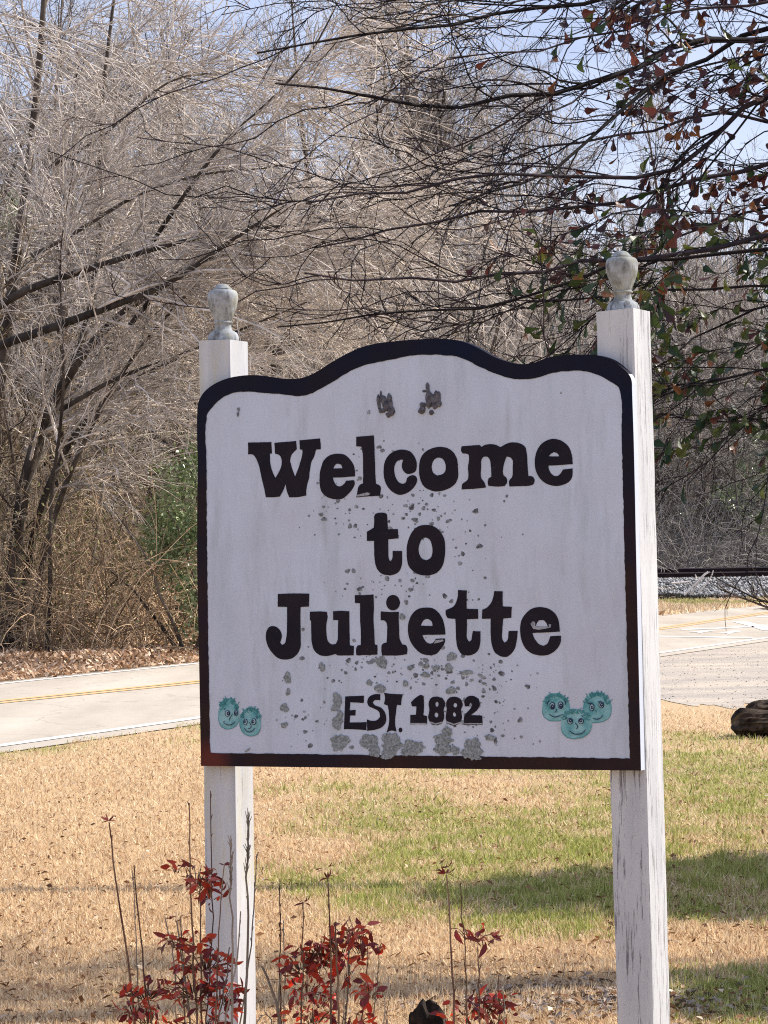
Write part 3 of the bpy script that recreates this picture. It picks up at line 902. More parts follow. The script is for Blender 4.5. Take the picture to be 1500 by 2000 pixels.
def face(z, sc, layer, head, hair, eyes, strokes):
    mb = MB()
    o = -0.0006 - layer * 0.0004
    hx, hy, rx, ry = head
    hd = []
    for i in range(36):
        a = 2 * math.pi * i / 36
        q = 1 + 0.03 * math.sin(3 * a + hx) + random.uniform(-.015, .015)
        hd.append((hx + rx * q * math.copysign(abs(math.cos(a)) ** 0.88, math.cos(a)), hy + ry * q * math.copysign(abs(math.sin(a)) ** 0.9, math.sin(a))))
    plate(mb, [z(hd)], o, 0.0003, 0)
    stroke(mb, z(hd[2:18]), 0.7, o - 0.0003, 1)
    for k in range(64):
        a = math.radians(random.uniform(198, 345))
        r1 = random.uniform(0.72, 0.97)
        x_, y_ = hx + rx * r1 * math.cos(a), hy + ry * r1 * math.sin(a)
        dx = random.uniform(0.10, 0.24) * rx * (1 if random.random() < .5 else -1)
        dy = -random.uniform(0.02, 0.16) * ry
        stroke(mb, z([(x_, y_), (x_ + dx * .5, y_ + dy), (x_ + dx, y_ + dy * hair)]), random.uniform(0.5, 1.1), o - 0.0003 - 0.00002 * k, 1)
    for (ex, ey, erx, ery, px, py, pr) in eyes:
        plate(mb, [z(ellipse(ex, ey, erx, ery, 18))], o - 0.0018, o, 2)
        plate(mb, [z(ellipse(ex, ey, erx * .72, ery * .78, 18))], o - 0.0021, o - 0.0018, 3)
        plate(mb, [z(ellipse(ex + px, ey + py, erx * pr, ery * pr, 14))], o - 0.0024, o - 0.002, 2)
        plate(mb, [z(ellipse(ex + px + erx * .1, ey + py - ery * .1, erx * .16, ery * .16, 8))], o - 0.0027, o - 0.0024, 3)
    for s_ in strokes:
        w, pts = s_
        stroke(mb, z(pts), w, o - 0.0022, 2)
    return mb.build('painted_face', FM, board, origin=SO)
face(za, 10, 0, (365, 645, 205, 300), 1.6, [(340,635,50,62,12,0,.55), (505,625,38,62,-4,4,.62)],
     [(.75, [(445,640),(380,740),(388,772)]), (.85, [(262,808),(320,850),(380,862),(440,840),(492,795)]), (.7, [(270,568),(285,545),(305,540)]), (.7, [(262,800),(290,780)]), (.6, [(480,790),(494,800)]), (.7, [(515,525),(525,545)])])
face(za, 10, 2, (790, 800, 212, 275), 1.4, [(690,800,40,62,-8,-6,.5), (855,795,46,64,-12,0,.5)],
     [(.75, [(758,800),(800,860),(792,918),(738,935)]), (.85, [(668,920),(720,982),(780,997),(840,962),(878,915)]), (.7, [(652,718),(668,692)]), (.7, [(888,695),(912,712),(922,740)])])
face(zb, 8.3, 0, (378, 430, 226, 228), 1.5, [(322,405,44,60,2,12,.66), (456,395,44,60,4,10,.66)],
     [(.85, [(235,402),(250,345),(288,320)]), (.85, [(508,308),(535,345),(530,392)]), (.8, [(386,450),(385,490),(355,514)]), (.9, [(270,542),(340,582),(400,582),(478,548)])])
face(zb, 8.3, 1, (1050, 435, 232, 250), 1.8, [(965,430,38,62,2,2,.5), (1120,390,44,54,4,-2,.62)],
     [(.7, [(1032,470),(1037,512)]), (.9, [(980,605),(1040,622),(1100,608),(1150,550)]), (1.0, [(885,350),(930,372),(970,370)]), (1.0, [(1065,335),(1100,345),(1140,345)]), (.6, [(940,372),(930,345)]), (.6, [(1105,345),(1100,318)]), (.6, [(965,370),(968,345)])])
face(zb, 8.3, 3, (705, 700, 250, 240), 1.0, [(610,655,44,52,4,-8,.62), (787,655,44,48,-4,-8,.62)],
     [(.85, [(528,627),(565,590)]), (.8, [(798,565),(822,582)]), (.85, [(692,680),(735,740),(712,785)]), (1.0, [(602,810),(660,857),(740,866),(810,850),(860,790)]), (.7, [(596,808),(604,818)])])

# lichen and mildew on the board
def blob_outline(cx, cy_, rx, ry, n=44):
    ph = [random.uniform(0, 6.28) for _ in range(5)]
    o = []
    for i in range(n):
        a = 2 * math.pi * i / n
        k = 1 + 0.13 * math.sin(2 * a + ph[0]) + 0.10 * math.sin(3 * a + ph[1]) + 0.08 * math.sin(5 * a + ph[2]) + 0.06 * math.sin(9 * a + ph[3]) + random.uniform(-.10, .08)
        o.append((cx + rx * k * math.cos(a), cy_ + ry * k * math.sin(a)))
    return o
BIG = [(108,515,75,80),(370,500,78,66),(425,590,58,58),(580,530,100,98),(540,630,60,40),(780,560,98,62),(720,600,50,40),(1050,490,78,50),(1090,415,40,48),(1050,580,70,58),(1165,590,34,44),(1320,580,100,88),(1360,650,40,30),
       (85,130,44,62),(70,190,38,40),(85,330,48,66),(110,260,30,32),(1125,40,40,34),(475,28,44,36)]
mb = MB()
for i, (x, y, rx, ry) in enumerate(BIG):
    q = zE([(x, y)])[0]
    mb2_off = -0.0020 - i * 0.00006
    plate(mb, [blob_outline(q[0], q[1], rx / 4.6875, ry / 4.6875)], mb2_off, 0.0, 0)
for i, (x, y, rx, ry) in enumerate([(595,250,17,21),(405,265,9,15),(295,300,12,17),(297,345,7,11),(285,395,14,13),(285,450,11,9),(555,315,8,10),(588,330,13,11),(735,262,10,9),(768,268,11,9),(808,268,13,12),(818,232,14,14),(735,290,12,9),(815,340,13,11),(865,283,20,8),(940,490,19,9),(660,105,8,11),(685,268,10,6),(670,318,9,9)]):
    plate(mb, [blob_outline(380 + x / 1.63, 1140 + y / 1.63, rx / 1.63, ry / 1.63, 20)], -0.0018 - i * 0.00006, 0.0, 0)
mb.build('lichen', M_LICHEN, board, origin=SO, kind='stuff')
mb = MB()
cl = [(760, 880, 90, 50, 12), (700, 1000, 90, 60, 40), (850, 1010, 110, 60, 60), (760, 1140, 110, 30, 40), (900, 1100, 60, 40, 12), (720, 1300, 130, 45, 70), (880, 1310, 120, 45, 70), (920, 1400, 80, 50, 55),
      (600, 1410, 60, 60, 22), (960, 1330, 100, 50, 35), (1010, 1440, 60, 30, 10), (820, 1000, 25, 60, 15), (700, 900, 60, 60, 12), (640, 1000, 40, 60, 12), (900, 1170, 70, 15, 10), (520, 760, 60, 12, 4), (760, 760, 250, 50, 8), (830, 1460, 120, 15, 12)]
k = 0
for (cx, cyy, sx, sy, n_) in cl:
    for _ in range(n_):
        x, y = random.gauss(cx, sx * .5), random.gauss(cyy, sy * .5)
        if not (412 < x < 1205 and 765 < y < 1468):
            continue
        r = random.choice([1.0, 1.3, 1.6, 2.2, 3.2, 4.4]) * random.uniform(.7, 1.15)
        k += 1
        plate(mb, [blob_outline(x, y, r * random.uniform(.8, 1.3), r, 12)], -0.0005 - (k % 9) * 0.00005, 0.0002, 0)
for pts in ([(462,797),(467,796),(467,803),(465,804)], [(462,806),(466,805),(466,811),(463,814)], [(478,1469),(482,1463),(488,1461),(485,1466)], [(718,803),(721,800),(722,808),(717,808)]):
    plate(mb, [pts], -0.0025, 0.0, 0)
mb.build('mildew_specks', M_SPECK, board, origin=SO, kind='stuff')

# posts and finials
def post(tl, tr, bl, br, width, mat, fmat, fcx, fbase, fscale):
    mb = MB()
    b0 = BT + 0.001
    def ext(a, b_, y):
        t = (y - a[1]) / (b_[1] - a[1])
        return (a[0] + (b_[0] - a[0]) * t, y)
    N = 40
    rows = []
    zt = S(*tl, b0).z
    for i in range(N + 1):
        f = i / N
        yl_ = tl[1] + (2420 - tl[1]) * f
        yr_ = tr[1] + (2420 - tr[1]) * f
        a, c = S(*ext(tl, bl, yl_), b0), S(*ext(tr, br, yr_), b0)
        jj = 0.0006
        a = a + S_R * random.uniform(-jj, jj); c = c + S_R * random.uniform(-jj, jj)
        # slightly eased corners
        e = 0.004
        r = (c - a).normalized()
        ring = [a + r * e, c - r * e, c + S_N * e, c + S_N * (width - e), c - r * e + S_N * width, a + r * e + S_N * width, a + S_N * (width - e), a + S_N * e]
        rows.append(ring)
    vs = [v for r_ in rows for v in r_]
    fs = []
    for i in range(N):
        for j in range(8):
            j2 = (j + 1) % 8
            fs.append((i * 8 + j, (i + 1) * 8 + j, (i + 1) * 8 + j2, i * 8 + j2))
    fs.append(tuple(range(7, -1, -1))[::-1])
    mb.add(vs, fs)
    ob = relsign(mb.build('post', mat, sign, origin=SO))
    top = sum((Vector(v) for v in rows[0]), Vector()) / 8
    up = (sum((Vector(v) for v in rows[0]), Vector()) - sum((Vector(v) for v in rows[4]), Vector())).normalized()
    dist = top.y
    u = fscale * dist / F / 11.54          # zoomed-pixel units to metres
    pr = [(1448, 335), (1425, 352), (1380, 352), (1320, 343), (1270, 318), (1236, 296), (1230, 262), (1216, 262), (1205, 240), (1185, 205), (1150, 192), (1090, 180), (1050, 186), (1040, 188), (1034, 214), (1016, 222), (998, 216), (990, 194), (978, 192), (960, 202), (900, 222), (820, 255), (750, 282), (680, 308),
          (600, 328), (520, 340), (440, 346), (370, 340), (320, 318), (292, 290), (280, 262), (274, 205), (262, 222), (240, 205), (205, 168), (170, 140), (145, 100), (132, 50), (130, 2)]
    seg = 40
    mb = MB()
    vs, fs = [], []
    for (yy, hw) in pr:
        h = (1440 - yy) * u
        for j in range(seg):
            a = 2 * math.pi * j / seg
            vs.append(top + up * (h - 0.001) + S_R * (hw * u * math.cos(a)) + S_N * (hw * u * math.sin(a)))
    for i in range(len(pr) - 1):
        for j in range(seg):
            fs.append((i * seg + j, i * seg + (j + 1) % seg, (i + 1) * seg + (j + 1) % seg, (i + 1) * seg + j))
    mb.add(vs, fs)
    mb.build('finial', fmat, ob, smooth=True, origin=SO)
    return ob
WL = (S(448, 700, BT) - S(387.5, 700, BT)).length
WR = (S(1235.5, 700, BT) - S(1163.5, 700, BT)).length
print('post widths', WL, WR)
WL *= 1.12
WR *= 1.28
post((387.5, 665.5), (448, 662.8), (402, 2000), (464, 2000), WL, M_POSTL, M_FIN, 435, 664, 1.0)
post((1163.3, 609.3), (1235.5, 601.2), (1205, 2000), (1275, 2000), WR, M_POSTR, M_FIN, 1219, 601, 1.06)

# dried mud wasp nests stuck on the board
def nest(label, lumps, origin_px):
    mb = MB()
    o = S(*origin_px, 0)
    for (ax, ay, bx, by, r) in lumps:
        a, c = S(ax, ay, 0), S(bx, by, 0)
        rr = r * 6.6 / F
        ax_ = (c - a)
        L = max(ax_.length, 1e-4)
        d = ax_ / L if ax_.length > 1e-5 else Vector((0, 0, 1))
        side = d.cross(S_N).normalized()
        K, Sg = 7, 9
        vs, fs = [], []
        for i in range(K):
            t = i / (K - 1)
            prof_ = math.sqrt(max(0.02, 1 - (2 * t - 1) ** 4))
            for j in range(Sg):
                an = 2 * math.pi * j / Sg
                q = rr * prof_ * random.uniform(.78, 1.15)
                vs.append(a + d * (L * t + rr * (2 * t - 1) * .5) + side * (q * math.cos(an)) - S_N * (q * 0.8 * math.sin(an) + rr * .15))
        for i in range(K - 1):
            for j in range(Sg):
                fs.append((i * Sg + j, i * Sg + (j + 1) % Sg, (i + 1) * Sg + (j + 1) % Sg, (i + 1) * Sg + j))
        fs += [tuple(range(Sg)), tuple(range((K - 1) * Sg, K * Sg))[::-1]]
        mb.add(vs, fs)
    ob = mb.build('mud_nest', M_MUD, origin=tuple(o))
    return tag(ob, label, 'wasp nest')
nest('smaller lump of dried grey mud nest on the sign, left of the other one', [(739,772,741,800,4), (744,764,744,785,2.5), (748,775,756,800,7), (760,770,764,795,5), (742,803,752,802,5), (764,795,764,810,7), (756,808,760,814,4), (768,800,769,806,4)], (755, 795))
nest('larger lump of dried mud nest with a spike on top, right one on the sign', [(835,749,836,768,4.5), (826,764,831,764,2.5), (838,766,838,795,7), (845,772,848,790,6), (852,765,853,785,5), (857,766,858,785,4), (855,788,860,790,6), (823,800,827,802,9), (822,790,830,792,5), (842,803,844,808,5), (852,795,846,790,6)], (840, 785))

# ------------------------------------------------------------------ lawn: grass blades and fallen leaves
def lawn_points(n, rng, ymin=8.0, ymax=30.5, ulim=0.19):
    # even in the picture's depth: more where it is near
    u = rng.uniform(0, 1, n)
    y = 1.0 / (1 / ymin + u * (1 / ymax - 1 / ymin))
    y = ymin + (y - ymin) * (0.75 + 0.25 * rng.uniform(0, 1, n))
    x = rng.uniform(-ulim, ulim, n) * y + rng.normal(0, 0.1, n)
    return x, y
def lawn_ok(x, y):
    ok = x > -1.84 + 0.365 * (y - 27.7) + 0.42 + 0.15 * np.sin(y * 3)
    ok &= ~((x > 1.2) & (y > 27.9 + np.random.default_rng(5).normal(0, .45, len(x)) + 0.3 * np.sin(x * 1.9) + 5.0 * np.exp(-np.clip(x - 1.2, 0, 9) / 0.6)))
    return ok
rng = np.random.default_rng(21)
x, y = lawn_points(520000, rng)
k = lawn_ok(x, y); x, y = x[k], y[k]
n = len(x)
g0 = lawn_green(x, y)
patch = vnoise(x * 7 + 3, y * 4, 12) * .6 + vnoise(x * 22, y * 13, 13) * .4
gr = np.where(rng.uniform(0, 1, n) < np.clip(g0, 0, 1) * (.22 + .66 * (patch > .48)), 1.0, 0.0) + rng.normal(0, .06, n)
hgt = rng.uniform(0.011, 0.040, n) * (1 + 0.35 * np.clip(gr, 0, 1)) * (0.45 + 1.0 * vnoise(x * 6, y * 6, 5) * (.5 + vnoise(x * 1.3, y * 1.3, 6)))
a = rng.uniform(0, 2 * math.pi, n)
lean = np.abs(rng.normal(0.9, 0.6, n)) * (1 - 0.35 * np.clip(gr, 0, 1))
w = rng.uniform(0.0016, 0.0034, n) * (0.65 + y / 18)
la = rng.uniform(0, 2 * math.pi, n)
zb = rng.uniform(0, 0.010, n)
base = np.stack([x, y, zb], 1)
wd = np.stack([np.cos(a), np.sin(a), 0 * a], 1) * w[:, None]
tip = base + np.stack([np.cos(la) * np.sin(lean) * hgt * 1.25, np.sin(la) * np.sin(lean) * hgt * 1.25, np.abs(np.cos(lean)) * hgt + 0.004], 1)
v = np.stack([base - wd, base + wd, tip], 1).reshape(-1, 3)
f = np.arange(n * 3).reshape(-1, 3)
tint = np.repeat(np.clip(rng.normal(0.5, 0.27, n), 0, 1), 3)
green = np.repeat(np.clip(gr, 0, 1), 3)
link('grass', mesh_np('grass', v, f, M_BLADE, {'tint': tint, 'green': green}), kind='stuff')

def scatter_leaves(name, x, y, z, size, mat, seed, flat=0.35):
    rng = np.random.default_rng(seed)
    n = len(x)
    a = rng.uniform(0, 2 * math.pi, n)
    s = rng.uniform(size[0], size[1], n)
    ca, sa = np.cos(a), np.sin(a)
    ax = np.stack([ca, sa, rng.normal(0, flat, n)], 1) * s[:, None]
    ay = np.stack([-sa, ca, rng.normal(0, flat, n)], 1) * (s * rng.uniform(0.3, 0.55, n))[:, None]
    up = np.array([[0, 0, 1.0]]) * (s * rng.uniform(0.05, 0.4, n))[:, None]
    c = np.stack([x, y, z], 1)
    v = np.stack([c - ax, c + ay + up, c + ax, c - ay + up * 0.3, c - up * 0.1], 1)
    tri = np.array([(0, 4, 1), (1, 4, 2), (2, 4, 3), (3, 4, 0)])
    f = (np.arange(n) * 5)[:, None, None] + tri[None]
    return link(name, mesh_np(name, v.reshape(-1, 3), f.reshape(-1, 3), mat, {'tint': np.repeat(rng.uniform(0, 1, n), 5)}), kind='stuff')
M_LAWNLEAF = leafy_mat('lawn_leaf', [(0.0, (0.10, 0.045, 0.02)), (0.5, (0.28, 0.14, 0.07)), (0.85, (0.48, 0.30, 0.18)), (1.0, (0.8, 0.68, 0.52))], 0.15, 0.8, 0.15)
x, y = lawn_points(9000, rng)
k = lawn_ok(x, y) & (vnoise(x * .8, y * .8, 9) > 0.25); x, y = x[k], y[k]
scatter_leaves('fallen_leaves', x, y, 0.03 + 0 * x, (0.007, 0.021), M_LAWNLEAF, 22)
# litter of leaves and twigs in the bare patch right of the shrubs
x = rng.normal(0.62, 0.32, 1100); y = rng.normal(9.55, 0.22, 1100)
k = y > 8.5
scatter_leaves('leaf_litter', x[k], y[k], 0.02 + 0 * x[k], (0.010, 0.028), simple('grey_litter', (0.16, 0.12, 0.10), 0.9, (0.42, 0.34, 0.28), 14), 23)
# leaf litter on the bank beyond the road
n = 42000
y = rng.uniform(34, 75, n); off = np.abs(rng.normal(0, 3.6, n)) + 0.05
x = road_far_x(y) - off
scatter_leaves('leaf_litter', x, y, 0.03 + rng.uniform(0, 0.08, n) + hill(x, y) + 0.16 * np.clip(off / 2.0, 0, 1) * vnoise(x * 1.3, y * .6, 3), (0.025, 0.06), M_DEADLEAF, 24, 0.6)
# verge on the far side, right of the sign: a grassy bank
n = 26000
y = rng.uniform(60, 101, n); x = road_far_x(y) - np.abs(rng.uniform(0, 9, n)) + 0.1
x = np.where((y > 99 - 0 * x), road_far_x(y) + rng.uniform(-8, 12, n), x)
gr2 = (vnoise(x * .5, y * .2, 4) + 0.10 * (y - 80) / 12 > 0.66)
a = rng.uniform(0, 6.28, n); h_ = rng.uniform(0.05, 0.16, n); w_ = rng.uniform(0.02, 0.045, n)
base = np.stack([x, y, 0 * x], 1); wd = np.stack([np.cos(a), np.sin(a), 0 * a], 1) * w_[:, None]
tip = base + np.stack([rng.normal(0, .05, n), rng.normal(0, .05, n), h_], 1)
link('verge_grass', mesh_np('verge_grass', np.stack([base - wd, base + wd, tip], 1).reshape(-1, 3), np.arange(n * 3).reshape(-1, 3), M_BLADE,
     {'tint': np.repeat(rng.uniform(0.1, 1, n), 3), 'green': np.repeat(gr2 * 0.7, 3)}), kind='stuff')

# ------------------------------------------------------------------ woods
def bare_tree_mesh(seed, H, r0, spread=0.42, droop=-0.03, nl=15, ns=6, nt=9, nf=4, twig_r=0.0065, lean=(0, 0), crown_from=0.28, stems=1):
    rng = np.random.default_rng(seed)
    parts_t, parts_c = [], []
    st = np.zeros((stems, 3)); st[:, :2] = rng.normal(0, 0.25 * (stems > 1), (stems, 2)); st[:, 2] = -0.3
    dirs = np.stack([lean[0] + rng.normal(0, .08 + .1 * (stems > 1), stems), lean[1] + rng.normal(0, .08, stems), np.ones(stems)], 1)
    T = grow(st, dirs, H, 12, 0.045, (0, 0, 0.02), rng)
    TR = taper(stems, 13, r0, r0 * 0.12)
    TR[:, 0] *= 1.35
    parts_t.append(tube_part(T, TR, 8, rng))
    p, d, r, t = sprout(T, TR, nl * stems, crown_from, 0.97, (0.5, 1.15), rng)
    L = H * spread * (1.1 - 0.72 * t) * rng.uniform(0.6, 1.15, len(p))
    A = grow(p, d + np.array([0, 0, 0.25]), L, 7, 0.15, (0, 0, 0.03 + droop), rng)
    AR = taper(len(p), 8, r * 0.62, r * 0.12)
    parts_t.append(tube_part(A, AR, 5, rng))
    P0 = A; R0 = AR
    wts = L
    p, d, r, t = sprout(P0, R0, nl * stems * ns, 0.15, 1.0, (0.35, 0.95), rng, wts)
    L2 = H * 0.13 * rng.uniform(0.5, 1.3, len(p))
    B = grow(p, d, L2, 5, 0.17, (0, 0, droop), rng)
    BR = taper(len(p), 6, np.maximum(r * 0.65, 0.014), np.full(len(p), 0.006))
    v_, f_, a_ = tube_part(B, BR, 4, rng)
    parts_c.append((v_, f_, a_ * .22))
    p, d, r, t = sprout(B, BR, len(B) * nt, 0.1, 1.0, (0.3, 0.9), rng)
    L3 = H * 0.055 * rng.uniform(0.4, 1.5, len(p))
    C = grow(p, d, L3, 4, 0.16, (0, 0, droop * 1.5), rng)
    CR = taper(len(p), 5, np.full(len(p), twig_r * 1.25), np.full(len(p), twig_r * 0.6))
    parts_c.append(tube_part(C, CR, 3, rng))
    p, d, r, t = sprout(C, CR, len(C) * nf, 0.1, 0.95, (0.35, 0.95), rng)
    L4 = H * 0.024 * rng.uniform(0.4, 1.6, len(p))
    E = grow(p, d, L4, 2, 0.18, (0, 0, 0), rng)
    ER = taper(len(p), 3, np.full(len(p), twig_r * 0.8), np.full(len(p), twig_r * 0.35))
    parts_c.append(tube_part(E, ER, 3, rng))
    v, f, a = join(parts_t)
    mt = mesh_np('trunk', v, f, M_TRUNK, {'tint': a}, smooth=True)
    v, f, a = join(parts_c)
    mc = mesh_np('crown', v, f, M_TWIG, {'tint': a})
    return mt, mc

VAR = [bare_tree_mesh(101, 14, 0.15, 0.34, -0.02),
       bare_tree_mesh(102, 15, 0.13, 0.30, 0.00),
       bare_tree_mesh(103, 12, 0.11, 0.42, -0.06),
       bare_tree_mesh(104, 13, 0.09, 0.36, -0.03, nl=12, stems=2, ns=5, nt=8),
       bare_tree_mesh(105, 16, 0.17, 0.30, 0.02)]
VSMALL = [bare_tree_mesh(111, 5.0, 0.035, 0.45, -0.04, nl=12, ns=4, nt=5, nf=3, twig_r=0.006, stems=2, crown_from=0.1),
          bare_tree_mesh(112, 7.0, 0.045, 0.36, -0.05, nl=12, ns=5, nt=5, nf=3, twig_r=0.006, stems=2, crown_from=0.15)]
FARV = [bare_tree_mesh(121, 22, 0.20, 0.24, 0.01, nl=14, ns=5, nt=8, nf=3, twig_r=0.011, crown_from=0.35),
        bare_tree_mesh(122, 24, 0.24, 0.26, 0.02, nl=14, ns=5, nt=8, nf=3, twig_r=0.011, crown_from=0.45)]
for tv_ in VSMALL:
    tv_[1].materials[0] = M_SAPTWIG
def regrey(me):
    c_ = me.copy(); c_.materials[0] = M_FARTWIG
    return c_
VFAR = [(a_, regrey(b_)) for a_, b_ in VSMALL]
def place_tree(name, var, loc, rz, s, label, cat, group, tilt=(0, 0)):
    t = thing(name, label, cat, loc, group)
    t.rotation_euler = (tilt[0], tilt[1], rz)
    t.scale = (s, s, s)
    link('trunk', var[0], t)
    link('crown', var[1], t)
    return t
rs = random.Random(5)
def hz(x, y):
    return float(hill(np.array([x]), np.array([y]))[0])
# roadside thicket, receding along the far side of the road
n = 0
for row, (o0, o1, cnt) in enumerate(((2.5, 4.5, 15), (5, 9, 17), (9, 16, 17), (17, 30, 15))):
    for i in range(cnt):
        y = 47 + (100 - 47) * ((i + rs.random()) / cnt) ** 1.05
        x = road_far_x(y) - rs.uniform(o0, o1)
        if x / y < -0.26 or x / y > 0.055 or (y < 50 and x / y < -.1):
            continue
        s = rs.uniform(0.72, 1.08) * (1.0 if x / y < -0.05 else 0.88)
        if x / y > 0.03:
            s *= 0.72
        if row == 0:
            s *= 0.8
        place_tree('bare_tree', VAR[rs.randrange(5)], (x, y, hz(x, y) - .05), rs.uniform(0, 6.28), s,
                   ('bare tan-grey hardwood among the crowded trees left of the sign, across the road' if x / y < -.066 else 'bare tan-grey hardwood rising behind the sign board, across the road'),
               'tree', ('bare trees across the road, left of the sign' if x / y < -.066 else 'bare trees across the road, behind the sign'),
                   (rs.uniform(-.1, .1), rs.uniform(-.05, .22)))
        n += 1
# saplings at the thicket's edge
for i in range(95):
    y = 45 + 52 * rs.random()
    x = road_far_x(y) - (rs.uniform(1.8, 6.5) if i % 2 else rs.uniform(5, 18))
    if x / y < -0.19 or x / y > 0.045 or (y < 54 and -0.10 < x / y < -0.05):
        continue
    place_tree('sapling', VSMALL[rs.randrange(2)], (x, y, hz(x, y) - .05), rs.uniform(0, 6.28), rs.uniform(0.6, 1.15),
               'thin bare sapling in the undergrowth at the edge of the roadside trees', 'sapling', 'saplings at the edge of the roadside trees', (rs.uniform(-.12, .12), rs.uniform(-.1, .3)))
# tall trees beyond the railway
for i in range(58):
    y = rs.uniform(116, 190)
    x = rs.uniform(-0.15, 0.19) * y
    place_tree('bare_tree', FARV[rs.randrange(2)], (x, y, hz(x, y) - .1), rs.uniform(0, 6.28), rs.uniform(0.62, 0.95) if x / y > 0.055 else rs.uniform(.85, 1.3),
               'tall slim bare tree in the grey wood standing beyond the railway', 'tree', 'bare trees beyond the railway', (rs.uniform(-.05, .05), rs.uniform(-.05, .05)))
for i in range(64):
    y = rs.uniform(112, 145)
    x = rs.uniform(0.05, 0.18) * y
    place_tree('sapling', VFAR[rs.randrange(2)], (x, y, hz(x, y) - .1), rs.uniform(0, 6.28), rs.uniform(0.9, 1.8),
               'bare grey sapling low in the wood behind the railway', 'sapling', 'saplings behind the railway')

# tangled undergrowth: arching dry stems
def bramble_mesh(seed, n=260, R=1.6, Hh=1.9, r=0.006):
    rng = np.random.default_rng(seed)
    st = np.zeros((n, 3)); rr = R * np.sqrt(rng.uniform(0, 1, n)); an = rng.uniform(0, 6.28, n)
    st[:, 0], st[:, 1] = rr * np.cos(an), rr * np.sin(an)
    d = np.stack([rng.normal(0, .55, n), rng.normal(0, .55, n), np.ones(n)], 1)
    A = grow(st, d, Hh * rng.uniform(0.6, 1.6, n), 8, 0.13, (0, 0, -0.14), rng)
    AR = taper(n, 9, np.full(n, r * 1.3), np.full(n, r * .6))
    parts = [tube_part(A, AR, 3, rng)]
    p, d, q, t = sprout(A, AR, n * 6, 0.25, 1.0, (0.4, 1.1), rng)
    B = grow(p, d, rng.uniform(0.15, 0.7, len(p)), 3, 0.2, (0, 0, -0.08), rng)
    parts.append(tube_part(B, taper(len(p), 4, np.full(len(p), r * .8), np.full(len(p), r * .4)), 3, rng))
    v, f, a = join(parts)
    v[:, 2] = np.maximum(v[:, 2], -0.02)
    return mesh_np('stems', v, f, M_BRUSH, {'tint': a})
def leaf_cloud(name, P, size, mat, seed, elong=2.0, droop=0.0, tint=None):
    rng = np.random.default_rng(seed)
    n = len(P)
    a = unit(rng.normal(size=(n, 3)) + np.array([0, 0, -droop]))
    b_ = unit(np.cross(a, rng.normal(size=(n, 3))))
    s = rng.uniform(size[0], size[1], n)[:, None]
    c_ = np.cross(a, b_)
    v = np.stack([P, P + a * s * .5 + b_ * s * .5 / elong * 1.1 + c_ * s * .06, P + a * s, P + a * s * .5 - b_ * s * .5 / elong * 1.1 + c_ * s * .06], 1).reshape(-1, 3)
    f = (np.arange(n) * 4)[:, None, None] + np.array([(0, 1, 2), (0, 2, 3)])[None]
    tt = rng.uniform(0, 1, n) if tint is None else np.clip(tint + rng.normal(0, .15, n), 0, 1)
    return mesh_np(name, v, f.reshape(-1, 3), mat, {'tint': np.repeat(tt, 4)})
M_EVER = leafy_mat('evergreen_leaf', [(0.0, (0.05, 0.08, 0.03)), (0.45, (0.17, 0.24, 0.09)), (1.0, (0.52, 0.60, 0.36))], 0.25, 0.32, 0.6)
M_OLIVE = leafy_mat('olive_leaf', [(0.0, (0.09, 0.085, 0.03)), (0.6, (0.20, 0.19, 0.075)), (1.0, (0.34, 0.31, 0.15))], 0.3, 0.5, 0.4)
BR = [bramble_mesh(201), bramble_mesh(202, 240, 1.9, 1.4), bramble_mesh(203, 200, 1.2, 2.6)]
rng = np.random.default_rng(31)
q = rng.normal(0, 1, (1500, 3)) * [1.0, 1.0, .8] + [0, 0, 1.3]
q[:, 2] = np.abs(q[:, 2])
OLV = leaf_cloud('foliage', q, (0.035, 0.085), M_OLIVE, 32)
for i in range(44):
    y = 46 + 48 * (i + rs.random()) / 44
    x = road_far_x(y) - rs.uniform(1.7, 7.0)
    if x / y < -0.19 or x / y > 0.06 or (y < 50 and -0.095 < x / y < -0.045):
        continue
    t = thing('bramble', 'mound of dry tan tangled stems in the undergrowth beyond the road', 'bramble', (x, y, hz(x, y)), 'brambles beyond the road')
    t.rotation_euler.z = rs.uniform(0, 6.28)
    sc = rs.uniform(0.7, 1.25)
    t.scale = (sc, sc, sc * rs.uniform(.8, 1.2))
    link('stems', BR[i % 3], t)
    if rs.random() < 0.75:
        link('foliage', OLV, t)
BRF = [regrey(m_) for m_ in BR]
for i in range(26):
    y = rs.uniform(109.5, 117)
    x = rs.uniform(0.05, 0.18) * y
    t = thing('bramble', 'low grey-brown tangled brush just behind the railway', 'bramble', (x, y, 0.0), 'brush behind the railway')
    t.rotation_euler.z = rs.uniform(0, 6.28)
    sc = rs.uniform(0.9, 1.7)
    t.scale = (sc, sc, sc)
    link('stems', BRF[i % 3], t)

